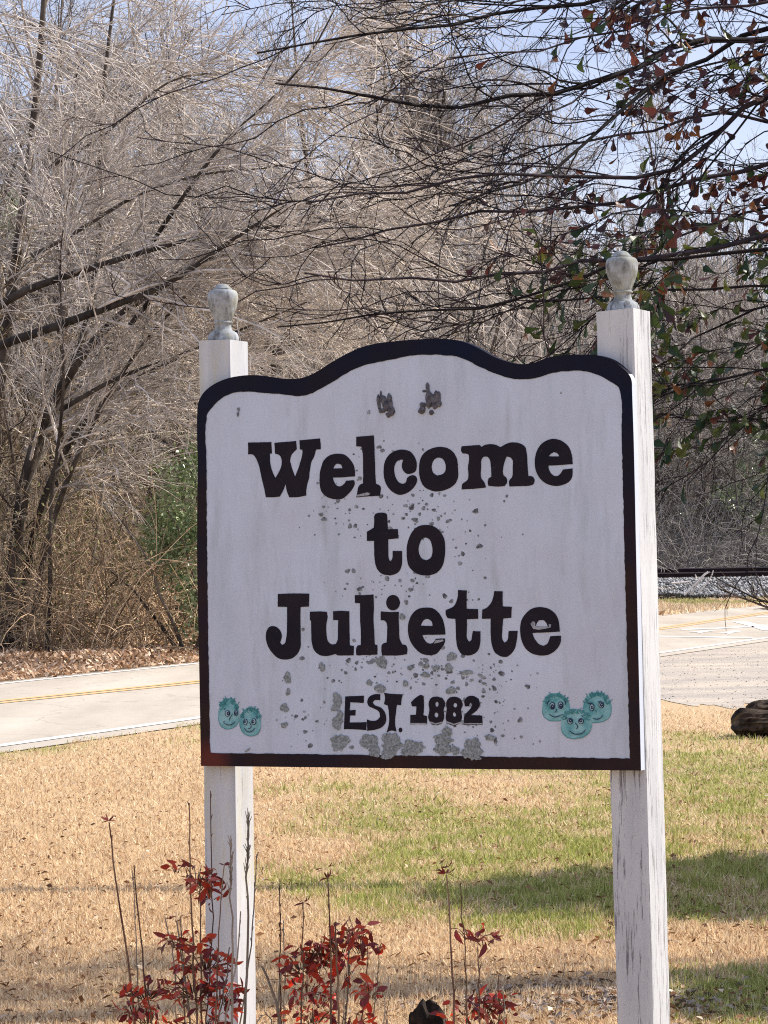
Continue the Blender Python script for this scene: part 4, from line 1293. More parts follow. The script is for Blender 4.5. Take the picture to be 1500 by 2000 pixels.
# evergreen shrubs and trees
def evergreen(name, label, cat, loc, lumps, n, size, mat, seed, group=None, trunk_h=2.0):
    rng = np.random.default_rng(seed)
    t = thing(name, label, cat, loc, group)
    P, tint = [], []
    for (cx, cyy, cz, rx, rz, w_) in lumps:
        m_ = int(n * w_)
        d = unit(rng.normal(size=(m_, 3)))
        r = rng.uniform(0.35, 1.0, m_) ** 0.6
        q = d * r[:, None] * [rx, rx, rz] + [cx, cyy, cz]
        # clumps
        cl_ = d[rng.integers(0, m_, max(6, m_ // 45))] * [rx, rx, rz] * 0.92 + [cx, cyy, cz]
        idx = rng.integers(0, len(cl_), m_)
        q = np.where(rng.random((m_, 1)) < 0.6, cl_[idx] + rng.normal(0, 0.13 * rx + .04, (m_, 3)), q)
        P.append(q); tint.append(0.35 + 0.4 * rng.random(len(cl_))[idx])
    P = np.concatenate(P); tint = np.concatenate(tint)
    k = P[:, 2] > 0.05
    link('foliage', leaf_cloud('foliage', P[k], size, mat, seed + 1, 1.8, 0.2, tint[k]), t)
    st = np.zeros((5, 3)); st[:, :2] = rng.normal(0, .15, (5, 2))
    A = grow(st, np.stack([rng.normal(0, .3, 5), rng.normal(0, .3, 5), np.ones(5)], 1), trunk_h, 7, .1, (0, 0, 0), rng)
    v, f, a = tube_part(A, taper(5, 8, 0.04, 0.01), 5, rng)
    link('stem', mesh_np('stem', v, f, M_TRUNK, {'tint': a}), t)
    return t
p = Vector((-3.3, 46.2, 0))
evergreen('evergreen_shrub', 'glossy green leafy bush among dry brush beyond the road, left of the sign', 'shrub', (p.x, p.y, 0),
          [(0.35, 0, 2.6, .85, .7, .26), (0.45, .2, 1.5, .85, 0.8, .3), (-0.35, 0, 2.0, .4, .4, .1), (0.9, .3, 3.2, .9, .7, .18), (0.55, 0, .7, .7, .5, .08)], 11000, (0.05, 0.10), M_EVER, 41, trunk_h=2.6)
p = D(20, 425, 64)
evergreen('evergreen_tree', 'small clump of bright evergreen leaves high in the bare trees at the left edge', 'tree', (p.x, p.y, 0),
          [(0, 0, p.z + .1, .75, .55, 1.0)], 1500, (0.07, 0.14), M_EVER, 43, trunk_h=p.z)
for i, (px, dep, zc, rr) in enumerate(((1420, 118, 1.8, 2.0), (1330, 120, 1.5, 1.2), (1060, 118, 2.2, 2.0), (1480, 125, 3.0, 2.0), (600, 100, 2.2, 1.5))):
    q = D(px, 1090, dep)
    evergreen('evergreen_tree', 'dark cedar-like evergreen standing in the wood behind the railway', 'tree', (q.x, q.y, 0),
              [(0, 0, zc, rr, zc * .8, .7), (0, 0, zc * 1.8, rr * .6, zc * .6, .3)], 5200, (0.12, 0.26), M_EVER, 50 + i, 'evergreens behind the railway', 3)
# woodland mass far behind, up the slope: nobody could count it
parts = []
rng = np.random.default_rng(61)
n = 900
y = rng.uniform(190, 300, n); x = rng.uniform(-.2, .2, n) * y
T = grow(np.stack([x, y, hill(x, y) - .5], 1), np.stack([rng.normal(0, .05, n), rng.normal(0, .05, n), np.ones(n)], 1), rng.uniform(9, 17, n), 5, .04, (0, 0, 0), rng)
TR = taper(n, 6, rng.uniform(.06, .2, n), np.full(n, .03))
parts.append(tube_part(T, TR, 4, rng))
p, d, r, t = sprout(T, TR, 14000, .25, 1, (.3, 1.0), rng)
A = grow(p, d, rng.uniform(1, 4, len(p)), 3, .12, (0, 0, .03), rng)
AR = taper(len(p), 4, np.full(len(p), .035), np.full(len(p), .02))
parts.append(tube_part(A, AR, 3, rng))
p, d, r, t = sprout(A, AR, 26000, .2, 1, (.3, 1.0), rng)
A = grow(p, d, rng.uniform(.6, 1.8, len(p)), 2, .12, (0, 0, .03), rng)
parts.append(tube_part(A, taper(len(p), 3, np.full(len(p), .022), np.full(len(p), .014)), 3, rng))
v, f, a = join(parts)
link('far_woods', mesh_np('far_woods', v, f, M_TWIG, {'tint': a}), kind='stuff')

# ------------------------------------------------------------------ trees with traced limbs
def poly3(pts, k=14):
    """photo pixels + distance -> evenly resampled smooth 3D polyline"""
    P = [D(a, b_, c) for a, b_, c in pts]
    P = np.array([[p.x, p.y, p.z] for p in P])
    s = np.concatenate([[0], np.cumsum(np.linalg.norm(np.diff(P, axis=0), axis=1))])
    u = np.linspace(0, s[-1], k)
    # smooth by Catmull style: interpolate then average
    Q = np.stack([np.interp(u, s, P[:, j]) for j in range(3)], 1)
    for _ in range(2):
        Q[1:-1] = (Q[:-2] + 2 * Q[1:-1] + Q[2:]) / 4
    return Q
# the leaning multi-stemmed tree at the left edge
stems = [([(8, 1300, 57), (28, 1100, 57), (48, 900, 57), (100, 790, 57), (150, 700, 56.5), (230, 610, 56), (330, 545, 55.5), (470, 480, 55)], .17),
         ([(35, 1300, 57.5), (55, 1080, 57.5), (90, 950, 57), (140, 850, 57), (205, 770, 56.5), (300, 720, 56), (450, 660, 55)], .10),
         ([(55, 1300, 57), (80, 1100, 57), (112, 985, 56.5), (150, 890, 56), (215, 760, 55.5), (300, 640, 55), (420, 520, 54.5)], .08),
         ([(-70, 1300, 58), (-20, 1000, 58), (-10, 800, 58), (25, 560, 58), (60, 300, 58), (80, 100, 58), (90, -80, 58)], .20),
         ([(-60, 640, 56), (0, 592, 56), (60, 560, 55.5), (130, 540, 55), (250, 500, 54.5), (420, 455, 54), (560, 440, 53.5)], .09),
         ([(-60, 700, 55.5), (0, 672, 55.5), (100, 642, 55), (210, 600, 54.5), (330, 560, 54), (420, 490, 53.5), (560, 400, 53)], .10),
         ([(20, 1300, 58), (22, 1050, 58), (70, 860, 58), (165, 690, 58), (200, 500, 58), (190, 250, 58), (215, 60, 58), (230, -60, 58)], .12),
         ([(300, 470, 55.5), (360, 380, 55), (440, 270, 55), (540, 190, 55), (620, 90, 55), (680, -40, 55)], .045),
         ([(60, 500, 56), (160, 450, 56), (250, 385, 55.6), (400, 335, 55), (540, 330, 54.6), (640, 300, 54.4)], .045),
         ([(250, 640, 55), (330, 540, 55), (430, 470, 55), (560, 440, 54.5), (700, 430, 54), (820, 400, 54)], .05),
         ([(90, 330, 56.5), (200, 270, 56), (330, 150, 56), (400, 140, 56), (500, 150, 56), (600, 165, 56)], .035),
         ([(120, 800, 55.5), (230, 735, 55), (340, 700, 55), (480, 640, 54.5), (600, 590, 54)], .05),
         ([(90, 1298, 56), (100, 1120, 56), (95, 960, 56), (120, 850, 55.5), (128, 700, 55), (110, 500, 55), (140, 350, 55)], .05)]
stems = [([(x_, y_, z_ - 10.5) for x_, y_, z_ in p_], r_ * .84) for p_, r_ in stems]
rng = np.random.default_rng(71)
SP = np.stack([poly3(s[0], 16) for s in stems])
SR = np.stack([np.linspace(s[1], s[1] * .22, 16) for s in stems])
base = G(30, 1298)
lt = thing('leaning_tree', 'cluster of thick bare stems leaning right at the far left, limbs arching over the road', 'tree', (base.x, base.y, 0))
for i in range(len(stems)):
    v, f, a = tube_part(SP[i:i + 1], SR[i:i + 1], 9, rng)
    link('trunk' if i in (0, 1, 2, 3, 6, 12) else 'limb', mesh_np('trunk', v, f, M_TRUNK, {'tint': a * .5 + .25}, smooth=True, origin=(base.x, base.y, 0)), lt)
parts = []
p, d, r, t = sprout(SP, SR, 260, .35, 1, (.3, 1.0), rng)
A = grow(p, d + [.35, -.1, .05], rng.uniform(1.2, 4.0, len(p)), 7, .09, (0.02, 0, -.05), rng)
AR = taper(len(p), 8, np.minimum(r * .5, .028), np.full(len(p), .008))
parts.append(tube_part(A, AR, 4, rng))
# long pale shoots sweeping down to the right
sx_ = rng.uniform(-90, 330, 150); sy_ = rng.uniform(20, 620, 150)
ss = np.array([list(D(a_, b_, 46 + c_)) for a_, b_, c_ in zip(sx_, sy_, rng.uniform(-1.5, 1.5, 150))])
W_ = grow(ss, np.stack([np.ones(150), rng.normal(0, .25, 150), rng.normal(-.15, .35, 150)], 1), rng.uniform(1.0, 3.2, 150), 9, .13, (0, 0, -.08), rng)
WR_ = taper(150, 10, rng.uniform(.006, .014, 150), np.full(150, .004))
parts.append(tube_part(W_, WR_, 4, rng))
p, d, r, t = sprout(W_, WR_, 1300, .1, 1, (.25, .8), rng)
X_ = grow(p, d, rng.uniform(.2, .9, len(p)), 4, .12, (0, 0, -.05), rng)
parts.append(tube_part(X_, taper(len(p), 5, np.full(len(p), .008), np.full(len(p), .004)), 3, rng))
p, d, r, t = sprout(A, AR, 3000, .1, 1, (.3, .9), rng)
B = grow(p, d, rng.uniform(.4, 1.5, len(p)), 5, .13, (0.02, 0, -.05), rng)
BR_ = taper(len(p), 6, np.full(len(p), .009), np.full(len(p), .005))
parts.append(tube_part(B, BR_, 3, rng))
p, d, r, t = sprout(B, BR_, 9000, .1, 1, (.3, .9), rng)
C = grow(p, d, rng.uniform(.15, .6, len(p)), 2, .16, (0, 0, -.02), rng)
parts.append(tube_part(C, taper(len(p), 3, np.full(len(p), .006), np.full(len(p), .003)), 3, rng))
v, f, a = join(parts)
link('crown', mesh_np('crown', v, f, M_TWIG, {'tint': a * .6 + .4}, origin=(base.x, base.y, 0)), lt)

# two slim trees seen against the sky
for (lab, pts, r0) in (('slim bare tree against the sky above the sign, left one of a pair', [(800, 1085, 112), (806, 700, 112), (812, 560, 112), (802, 460, 112), (795, 380, 112), (800, 250, 112), (790, 120, 112)], .19),
                       ('crooked bare tree against the sky above the sign, right one of a pair', [(860, 1085, 114), (852, 700, 114), (846, 560, 114), (858, 500, 114), (842, 460, 114), (862, 380, 114), (850, 300, 114), (868, 180, 114)], .20)):
    P = poly3(pts, 18)[None]; R_ = np.linspace(r0, .06, 18)[None]
    b0 = G(pts[0][0], 1085) if False else Vector((P[0, 0, 0], P[0, 0, 1], 0))
    t_ = thing('slim_tree', lab, 'tree', (b0.x, b0.y, 0))
    v, f, a = tube_part(P, R_, 8, rng)
    link('trunk', mesh_np('trunk', v, f, M_TRUNK, {'tint': a * .4 + .1}, smooth=True, origin=tuple(b0)), t_)
    p, d, r, t = sprout(P, R_, 46, .4, 1, (.3, .9), rng)
    A = grow(p, d + [0, 0, .5], rng.uniform(1.5, 5, len(p)), 6, .1, (0, 0, .06), rng)
    AR = taper(len(p), 7, np.full(len(p), .045), np.full(len(p), .016))
    parts = [tube_part(A, AR, 4, rng)]
    p, d, r, t = sprout(A, AR, 800, .1, 1, (.25, .8), rng)
    B = grow(p, d, rng.uniform(.5, 1.8, len(p)), 3, .12, (0, 0, .04), rng)
    parts.append(tube_part(B, taper(len(p), 4, np.full(len(p), .014), np.full(len(p), .008)), 3, rng))
    v, f, a = join(parts)
    link('crown', mesh_np('crown', v, f, M_TWIG, {'tint': a * .5}, origin=tuple(b0)), t_)

# ------------------------------------------------------------------ the oak at the right: trunk outside the frame, limbs reaching in
OT = Vector((4.6, 11.4, 0))
def limb(pts, h):
    """limb from the trunk at height h through photo points (x, y, distance)"""
    P = [D(*p_) for p_ in pts]
    P = [Vector((OT.x, OT.y, h))] + [Vector((OT.x * .55 + P[0].x * .45, OT.y * .5 + P[0].y * .5, h * .5 + P[0].z * .5 + .12))] + P
    P = np.array([[q_.x, q_.y, q_.z] for q_ in P])
    s = np.concatenate([[0], np.cumsum(np.linalg.norm(np.diff(P, axis=0), axis=1))])
    u = np.linspace(0, s[-1], 26)
    Q = np.stack([np.interp(u, s, P[:, j]) for j in range(3)], 1)
    Q[1:-1] = (Q[:-2] + 2 * Q[1:-1] + Q[2:]) / 4
    Q[3:] += np.random.default_rng(int(h * 100) + len(pts)).normal(0, .011, (23, 3))
    return Q
LIMBS = [
 ([(1500,75,11.6),(1393,80,11.5),(1313,75,11.4),(1260,123,11.2),(1180,165,11.1),(1100,184,11),(1020,197,10.9),(913,203,10.8),(860,197,10.7),(700,187,10.5),(640,190,10.4),(540,155,10.2)], 3.6, .024),
 ([(1500,-60,11),(1300,-30,11),(1127,5,10.9),(1020,27,10.8),(977,27,10.8),(913,48,10.6),(807,53,10.5),(700,64,10.4),(620,72,10.3),(500,110,10.2)], 3.8, .020),
 ([(1250,-60,11.5),(1100,-25,11.3),(977,27,10.9),(940,10,10.8),(860,0,10.7),(760,-10,10.6)], 3.9, .014),
 ([(1500,40,12),(1420,85,12),(1356,128,11.9),(1287,160,11.8),(1207,213,11.7),(1127,299,11.5),(1060,345,11.4),(980,380,11.2),(880,400,11.1)], 3.5, .022),
 ([(1500,160,11.3),(1420,224,11.3),(1367,299,11.2),(1324,352,11.2),(1260,347,11.1),(1127,341,11),(1047,344,10.9),(993,341,10.8),(913,352,10.7),(807,363,10.6),(700,368,10.5),(600,395,10.4)], 3.3, .020),
 ([(1500,250,12.2),(1420,215,12.2),(1340,229,12.1),(1233,261,12),(1150,270,11.9),(1073,285,11.8),(960,330,11.7),(850,340,11.5)], 3.2, .016),
 ([(1500,320,11.6),(1393,341,11.5),(1287,384,11.4),(1180,405,11.3),(1073,416,11.2),(967,410,11.1),(870,425,11),(807,437,10.9),(700,459,10.8),(610,480,10.6)], 3.0, .018),
 ([(1500,453,11.2),(1420,475,11.1),(1313,496,11),(1180,517,10.9),(1100,507,10.8),(1047,520,10.7),(967,544,10.6),(860,547,10.5),(700,536,10.3),(600,530,10.2)], 2.8, .020),
 ([(1500,490,10.8),(1300,500,10.7),(1159,523,10.6),(1073,576,10.5),(967,597,10.4),(860,595,10.3),(700,613,10.2),(540,645,10)], 2.7, .015),
 ([(1500,560,11),(1260,560,10.9),(1159,575,10.8),(1020,613,10.7),(913,635,10.6),(800,655,10.4)], 2.5, .012),
 ([(1500,735,10.9),(1400,750,10.8),(1322,761,10.7),(1270,768,10.6),(1180,790,10.5),(1080,800,10.4)], 2.2, .014),
 ([(1500,10,10.6),(1440,0,10.6),(1330,20,10.5),(1200,60,10.4),(1080,90,10.3),(980,110,10.2),(880,110,10.1)], 3.7, .014),
 ([(1500,400,12.3),(1400,430,12.2),(1300,470,12),(1220,560,11.9),(1150,640,11.8),(1080,680,11.7)], 2.9, .014),
 ([(1500,600,11.8),(1420,620,11.7),(1350,660,11.6),(1290,720,11.5),(1200,760,11.4)], 2.4, .014),
 ([(1500,800,11.4),(1440,840,11.4),(1400,880,11.3),(1350,950,11.2)], 2.0, .009),
 ([(1560,130,11),(1480,210,11),(1400,300,11),(1330,420,10.9),(1290,500,10.8),(1240,600,10.7)], 3.4, .012),
 ([(1560,640,12),(1460,690,12),(1380,700,11.9),(1310,740,11.8)], 2.3, .012),
]
rng = np.random.default_rng(81)
LP = np.stack([limb(a_, h_) for a_, h_, r_ in LIMBS])
LR = np.stack([np.interp(np.arange(26), [0, 8, 25], [r_ * 1.4, r_ * .78, r_ * .17]) for a_, h_, r_ in LIMBS])
oak = thing('water_oak', 'dark oak limbs with red, rust and green leaves reaching in from the upper right', 'tree', tuple(OT))
OO = tuple(OT)
tr = grow(np.array([[OT.x, OT.y, -.3]]), np.array([[.02, 0, 1.0]]), np.array([8.5]), 12, .02, (0, 0, 0), rng)
tr[0, :6, 0] = OT.x; tr[0, :6, 1] = OT.y
v, f, a = tube_part(tr, taper(1, 13, .24, .07), 12, rng)
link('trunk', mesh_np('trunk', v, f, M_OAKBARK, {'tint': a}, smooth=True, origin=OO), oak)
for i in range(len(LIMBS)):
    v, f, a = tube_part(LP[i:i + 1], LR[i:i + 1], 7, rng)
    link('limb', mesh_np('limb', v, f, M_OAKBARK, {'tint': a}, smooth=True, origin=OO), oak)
VIS = LP[:, 6:]
VR = LR[:, 6:]
p, d, r, t = sprout(VIS, VR, 290, .0, 1.0, (.25, .75), rng)
A = grow(p, d + np.array([-.35, -.05, .0]), rng.uniform(.3, 1.15, len(p)), 9, .19, (-.02, 0, -.015), rng)
AR = taper(len(p), 10, np.clip(r * .5, .0026, .006), np.full(len(p), .0018))
parts = [tube_part(A, AR, 5, rng)]
p, d, r, t = sprout(A, AR, 2000, .1, 1.0, (.3, .85), rng)
B = grow(p, d, rng.uniform(.07, .34, len(p)), 5, .24, (-.01, 0, -.01), rng)
BR2 = taper(len(p), 6, np.full(len(p), .0024), np.full(len(p), .0011))
parts.append(tube_part(B, BR2, 3, rng))
p, d, r, t = sprout(B, BR2, 5200, .1, 1.0, (.3, .9), rng)
C = grow(p, d, rng.uniform(.03, .14, len(p)), 2, .1, (0, 0, 0), rng)
parts.append(tube_part(C, taper(len(p), 3, np.full(len(p), .0015), np.full(len(p), .0008)), 3, rng))
v, f, a = join(parts)
link('twigs', mesh_np('twigs', v, f, M_OAKBARK, {'tint': a}, origin=OO), oak, kind='stuff')

# leaves: wedge-shaped oak leaves
LEAF2D = [(0, 0), (.25, .06), (.55, .13), (.8, .27), (.93, .24), (.97, .1), (1.0, 0)]
def leaf_mesh(name, mat, shape=LEAF2D, curl=.25, fold=.25, rngs=random):
    vs, fs = [], []
    sp = []
    for x_, w_ in shape:
        z_ = -curl * x_ * x_
        sp.append(len(vs)); vs.append((x_, 0, z_))
    Lf, Rt = [], []
    for x_, w_ in shape[1:-1]:
        z_ = -curl * x_ * x_ + fold * w_
        Lf.append(len(vs)); vs.append((x_, w_, z_))
        Rt.append(len(vs)); vs.append((x_, -w_, z_ * .9))
    n = len(shape)
    fs.append((sp[0], sp[1], Lf[0])); fs.append((sp[0], Rt[0], sp[1]))
    for i in range(1, n - 2):
        fs.append((sp[i], sp[i + 1], Lf[i], Lf[i - 1])); fs.append((sp[i], Rt[i - 1], Rt[i], sp[i + 1]))
    fs.append((sp[n - 2], sp[n - 1], Lf[-1])); fs.append((sp[n - 2], Rt[-1], sp[n - 1]))
    me = bpy.data.meshes.new(name)
    me.from_pydata(vs, [], fs)
    me.materials.append(mat)
    me.update()
    return me
OAKCOL = [plain_leaf('oak_leaf_green', (0.018, 0.045, 0.014), (0.05, 0.085, 0.02)),
          plain_leaf('oak_leaf_olive', (0.07, 0.095, 0.02), (0.17, 0.17, 0.04)),
          plain_leaf('oak_leaf_rust', (0.15, 0.055, 0.022), (0.30, 0.135, 0.05)),
          plain_leaf('oak_leaf_red', (0.085, 0.022, 0.02), (0.17, 0.045, 0.03)),
          plain_leaf('oak_leaf_maroon', (0.035, 0.012, 0.018), (0.08, 0.02, 0.022))]
OAKLEAF = [leaf_mesh('leaf', m_, curl=c_, fold=f_) for m_ in OAKCOL for c_, f_ in ((.2, .3), (.45, .1))]
ALLT = [(A, AR), (B, BR2)]
cand = []
for (P_, R_, nn) in ((A, AR, 5200), (B, BR2, 15000)):
    p, d, r, t = sprout(P_, R_, nn, .15, 1.0, (.3, 1.1), rng)
    cand.append(np.concatenate([p, d], 1))
cand = np.concatenate(cand)
CI = np.array(CAM_R.inverted())
rel = (cand[:, :3] - np.array([0, 0, EYE])) @ CI.T
pxs = 750 + F * rel[:, 0] / -rel[:, 2]
pys = 1000 - F * rel[:, 1] / -rel[:, 2]
dens = np.clip((pxs - 880) / 480, 0.01, 1) ** 1.5
dens *= np.where(pys < 330, np.clip((pxs - 1000) / 350, 0.06, .50), 1.0)
dens *= np.where((pys > 900), .25, 1.0)
dens *= 0.2 + 1.15 * vnoise(pxs / 70, pys / 55, 4)
keep = (rng.random(len(cand)) < dens * .56) & (pxs > 520) & (pxs < 1720) & (pys > -200) & (pys < 1000)
cand, pxs, pys = cand[keep], pxs[keep], pys[keep]
order = np.argsort(cand[:, 1] + 3.0 * ((pxs > 1490) | (pys < 8)))
cand, pxs, pys = cand[order], pxs[order], pys[order]
print('oak leaves', len(cand))
def leaf_matrix(pos, d, size):
    d = Vector(d) + Vector((0, 0, -.55)) + Vector((random.gauss(0, .25), random.gauss(0, .25), random.gauss(0, .25)))
    d.normalize()
    up = Vector((random.gauss(0, 1), random.gauss(0, 1), random.gauss(.4, 1)))
    y_ = up.cross(d).normalized()
    z_ = d.cross(y_)
    return Matrix.Translation(pos) @ Matrix((d, y_, z_)).transposed().to_4x4() @ Matrix.Scale(size, 4)
rest = [MB() for _ in OAKCOL]
for i in range(len(cand)):
    px_, py_ = pxs[i], pys[i]
    green_p = np.clip((py_ - 300) / 350, 0.10, .8) * (1.0 if px_ > 1000 else .5)
    u_ = random.random()
    if u_ < green_p * .6: c_ = 0
    elif u_ < green_p: c_ = 1
    else: c_ = random.choices((2, 3, 4), (3 if py_ > 450 else 1.0, 3, 3 if py_ < 500 else 1))[0]
    sz = random.uniform(.042, .078) * (1.1 if c_ in (0, 1) else .95)
    mt_ = leaf_matrix(cand[i, :3] - np.array(OO), cand[i, 3:], sz)
    me = OAKLEAF[c_ * 2 + random.randrange(2)]
    if i < 300:
        o = link('leaf', me, oak)
        o.matrix_local = mt_
    else:
        b_ = rest[c_]
        b_.add([tuple(mt_ @ v_.co) for v_ in me.vertices], [tuple(p_.vertices) for p_ in me.polygons])
allr = MB()
for c_, b_ in enumerate(rest):
    allr.add(b_.v, b_.f, c_)
RESTM = [leafy_mat('oak_mass_%d' % i, [(0.0, (0, 0, 0)), (1.0, (0, 0, 0))]) for i in range(0)]
allr.build('leaves', OAKCOL, oak, kind='stuff')

# low bare twiggy branch at the right edge
rng = np.random.default_rng(91)
P = poly3([(1640, 1240, 20), (1560, 1210, 20), (1500, 1187, 20), (1441, 1164, 20), (1415, 1158, 20), (1404, 1143, 20)], 14)[None]
P2 = poly3([(1600, 1205, 20), (1500, 1176, 20), (1476, 1170, 20), (1450, 1156, 20), (1432, 1146, 20)], 14)[None]
P3 = poly3([(1640, 1250, 20.2), (1530, 1195, 20.2), (1495, 1165, 20.2), (1487, 1145, 20.2)], 14)[None]
PP = np.concatenate([P, P2, P3]); RR = np.stack([np.linspace(.016, .004, 14)] * 3)
bb = Vector((PP[0, 0, 0] + .5, 20, 0))
root = poly3([(1720, 1500, 20), (1700, 1350, 20), (1640, 1240, 20)], 14)[None]
bush = thing('bare_shrub', 'thin bare dark twigs poking in at the right edge over the road', 'shrub', tuple(bb))
p, d, r, t = sprout(PP, RR, 34, .3, 1, (.4, .9), rng)
A = grow(p, d + [-.1, 0, .25], rng.uniform(.06, .25, len(p)), 4, .12, (0, 0, .03), rng)
v, f, a = join([tube_part(PP, RR, 6, rng), tube_part(root, np.linspace(.03, .016, 14)[None], 6, rng), tube_part(A, taper(len(p), 5, np.full(len(p), .004), np.full(len(p), .002)), 4, rng)])
link('branches', mesh_np('branches', v, f, bark_mat('dark_twig', (0.05, .035, .03), (.12, .08, .06), 20), {'tint': a}, origin=tuple(bb)), bush)

# pale dead branches in front of the railway
rng = np.random.default_rng(92)
d0 = G(1345, 1170)
DY = 96.0
fb = thing('dead_branch', 'bleached white dead branches leaning up in front of the railway', 'branch', (D(1350, 1160, DY).x, DY, 0))
W = [[(1336, 1162), (1350, 1148), (1368, 1132), (1372, 1120), (1383, 1116)], [(1348, 1162), (1356, 1150), (1368, 1133)], [(1364, 1158), (1376, 1145), (1386, 1132), (1392, 1124), (1393, 1114)],
     [(1368, 1133), (1374, 1124), (1386, 1117)], [(1360, 1131), (1358, 1122)], [(1312, 1139), (1335, 1137), (1350, 1135)]]
PPs = np.stack([poly3([(a_, b_, DY) for a_, b_ in w_], 8) for w_ in W])
v, f, a = tube_part(PPs, np.stack([np.linspace(.038, .018, 8)] * len(W)), 6, rng)
link('branches', mesh_np('branches', v, f, M_PALE, {'tint': a * .4 + .6}, origin=tuple(fb.location)), fb)
# a small heap of brown leaves on the far verge
hp = G(1465, 1158)
n = 500
a = rng.uniform(0, 6.28, n); r = np.sqrt(rng.uniform(0, 1, n))
x = hp.x + r * np.cos(a) * .75; y = hp.y - 6 + r * np.sin(a) * .6
ob = scatter_leaves('leaf_pile', x, y, .38 * (1 - r ** 2) + .02, (.05, .12), simple('brown_leaf_pile', (.07, .035, .025), .9, (.2, .1, .07), 6), 93, .7)

# ------------------------------------------------------------------ log at the right, stump near the shrubs
M_LOG = bark_mat('log_bark', (0.008, 0.005, 0.004), (0.085, 0.058, 0.038), 7)
M_STUMP = bark_mat('rotten_stump', (0.008, 0.005, 0.004), (0.04, 0.024, 0.016), 25)
M_LOGIN = simple('rotten_log_wood', (0.03, 0.02, 0.012), .9, (0.16, 0.12, 0.08), 14)
def log(name, label, cat, a_, b_, r0, r1, seed, mats, flat=1.0, seg=40, K=60, group=None, end=.012):
    rng = np.random.default_rng(seed)
    a_, b_ = Vector(a_), Vector(b_)
    ax = (b_ - a_); L = ax.length; ax.normalize()
    s = ax.cross(Vector((0, 0, 1))).normalized(); u = s.cross(ax)
    mb = MB(); vs = []
    for i in range(K):
        t = i / (K - 1)
        for j in range(seg):
            an = 2 * math.pi * j / seg
            rr = r0 + (r1 - r0) * t
            pv = Vector((t * L * 1.5 + seed * 3.1, math.cos(an) * .8, math.sin(an) * .8))
            nn = mnoise.fractal(pv * 1.3, 1.0, 2.0, 4)
            n3 = mnoise.fractal(Vector((t * L * 2.0, math.cos(an) * 4, math.sin(an) * 4 + seed)), 1.0, 2.0, 3)
            rr *= 1 + .48 * nn + .30 * n3
            rr *= math.sqrt(max(.25, 1 - max(0, 1 - t * L / .07) ** 2)) if L > .5 else math.sqrt(max(.12, 1 - max(0, 1 - t * L / .035) ** 2))
            vs.append(a_ + ax * (L * t + (.02 * math.sin(an * 3) if i < 2 else 0)) + s * (rr * math.cos(an)) + u * (rr * flat * math.sin(an)))
    fs, ms = [], []
    for i in range(K - 1):
        for j in range(seg):
            fs.append((i * seg + j, i * seg + (j + 1) % seg, (i + 1) * seg + (j + 1) % seg, (i + 1) * seg + j))
    mb.add(vs, fs, 0)
    mb.add([vs[j] for j in range(seg)] + [a_ - ax * end], [(j, seg, (j + 1) % seg) for j in range(seg)], 1)
    mb.add([vs[(K - 1) * seg + j] for j in range(seg)] + [b_], [(j, (j + 1) % seg, seg) for j in range(seg)], 1)
    me = bpy.data.meshes.new(name)
    ob = mb.build(name, mats, origin=tuple(a_), smooth=False)
    at = ob.data.attributes.new('tint', 'FLOAT', 'POINT')
    at.data.foreach_set('value', [float(random.uniform(.1, 1)) for _ in ob.data.vertices])
    return tag(ob, label, cat, group)
lc = G(1425, 1442)
log('fallen_log', 'dark rough weathered log lying on the grass at the right edge', 'log', (lc.x + .03, lc.y, .115), (lc.x + 1.7, lc.y - .25, .10), .115, .13, 3, [M_LOG, M_LOGIN], .95)
log('fallen_log', 'dark hump-backed log lying behind the other log at the right edge', 'log', (lc.x + .20, lc.y + .35, .20), (lc.x + 1.6, lc.y + .75, .20), .10, .17, 9, [M_LOG, M_LOGIN], .9)
sp_ = D(832, 1990, 8.6)
log('tree_stump', 'small dark broken stump at the bottom edge between the red shrubs', 'stump', (sp_.x, 8.6, EYE + (1100 - 1962) / F * 8.6), (sp_.x + .01, 8.6, -.08), .047, .062, 15, [M_STUMP, M_STUMP], 1.0, 26, 24)

# ------------------------------------------------------------------ red-leaved shrubs in front of the sign
REDL = [plain_leaf('shrub_leaf_dark_red', (0.10, 0.010, 0.012), (0.24, 0.022, 0.018), .35), plain_leaf('shrub_leaf_crimson', (0.38, 0.03, 0.015), (0.62, 0.08, 0.03), .5),
        plain_leaf('shrub_leaf_scarlet', (0.62, 0.03, 0.012), (0.75, 0.05, 0.02), .5), plain_leaf('shrub_leaf_rosy', (0.42, 0.09, 0.08), (0.58, 0.17, 0.14), .4)]
SHAPE = [(0, 0), (.18, .10), (.42, .22), (.65, .22), (.85, .12), (1.0, 0)]
SHAPN = [(0, 0), (.25, .07), (.5, .11), (.75, .09), (1.0, 0)]
RLEAF = [[leaf_mesh('leaf', m_, SHAPE, c_, f_) for c_, f_ in ((.15, .35), (.5, .2), (.9, .3))] + [leaf_mesh('leaf', m_, SHAPN, .5, .2)] for m_ in REDL]
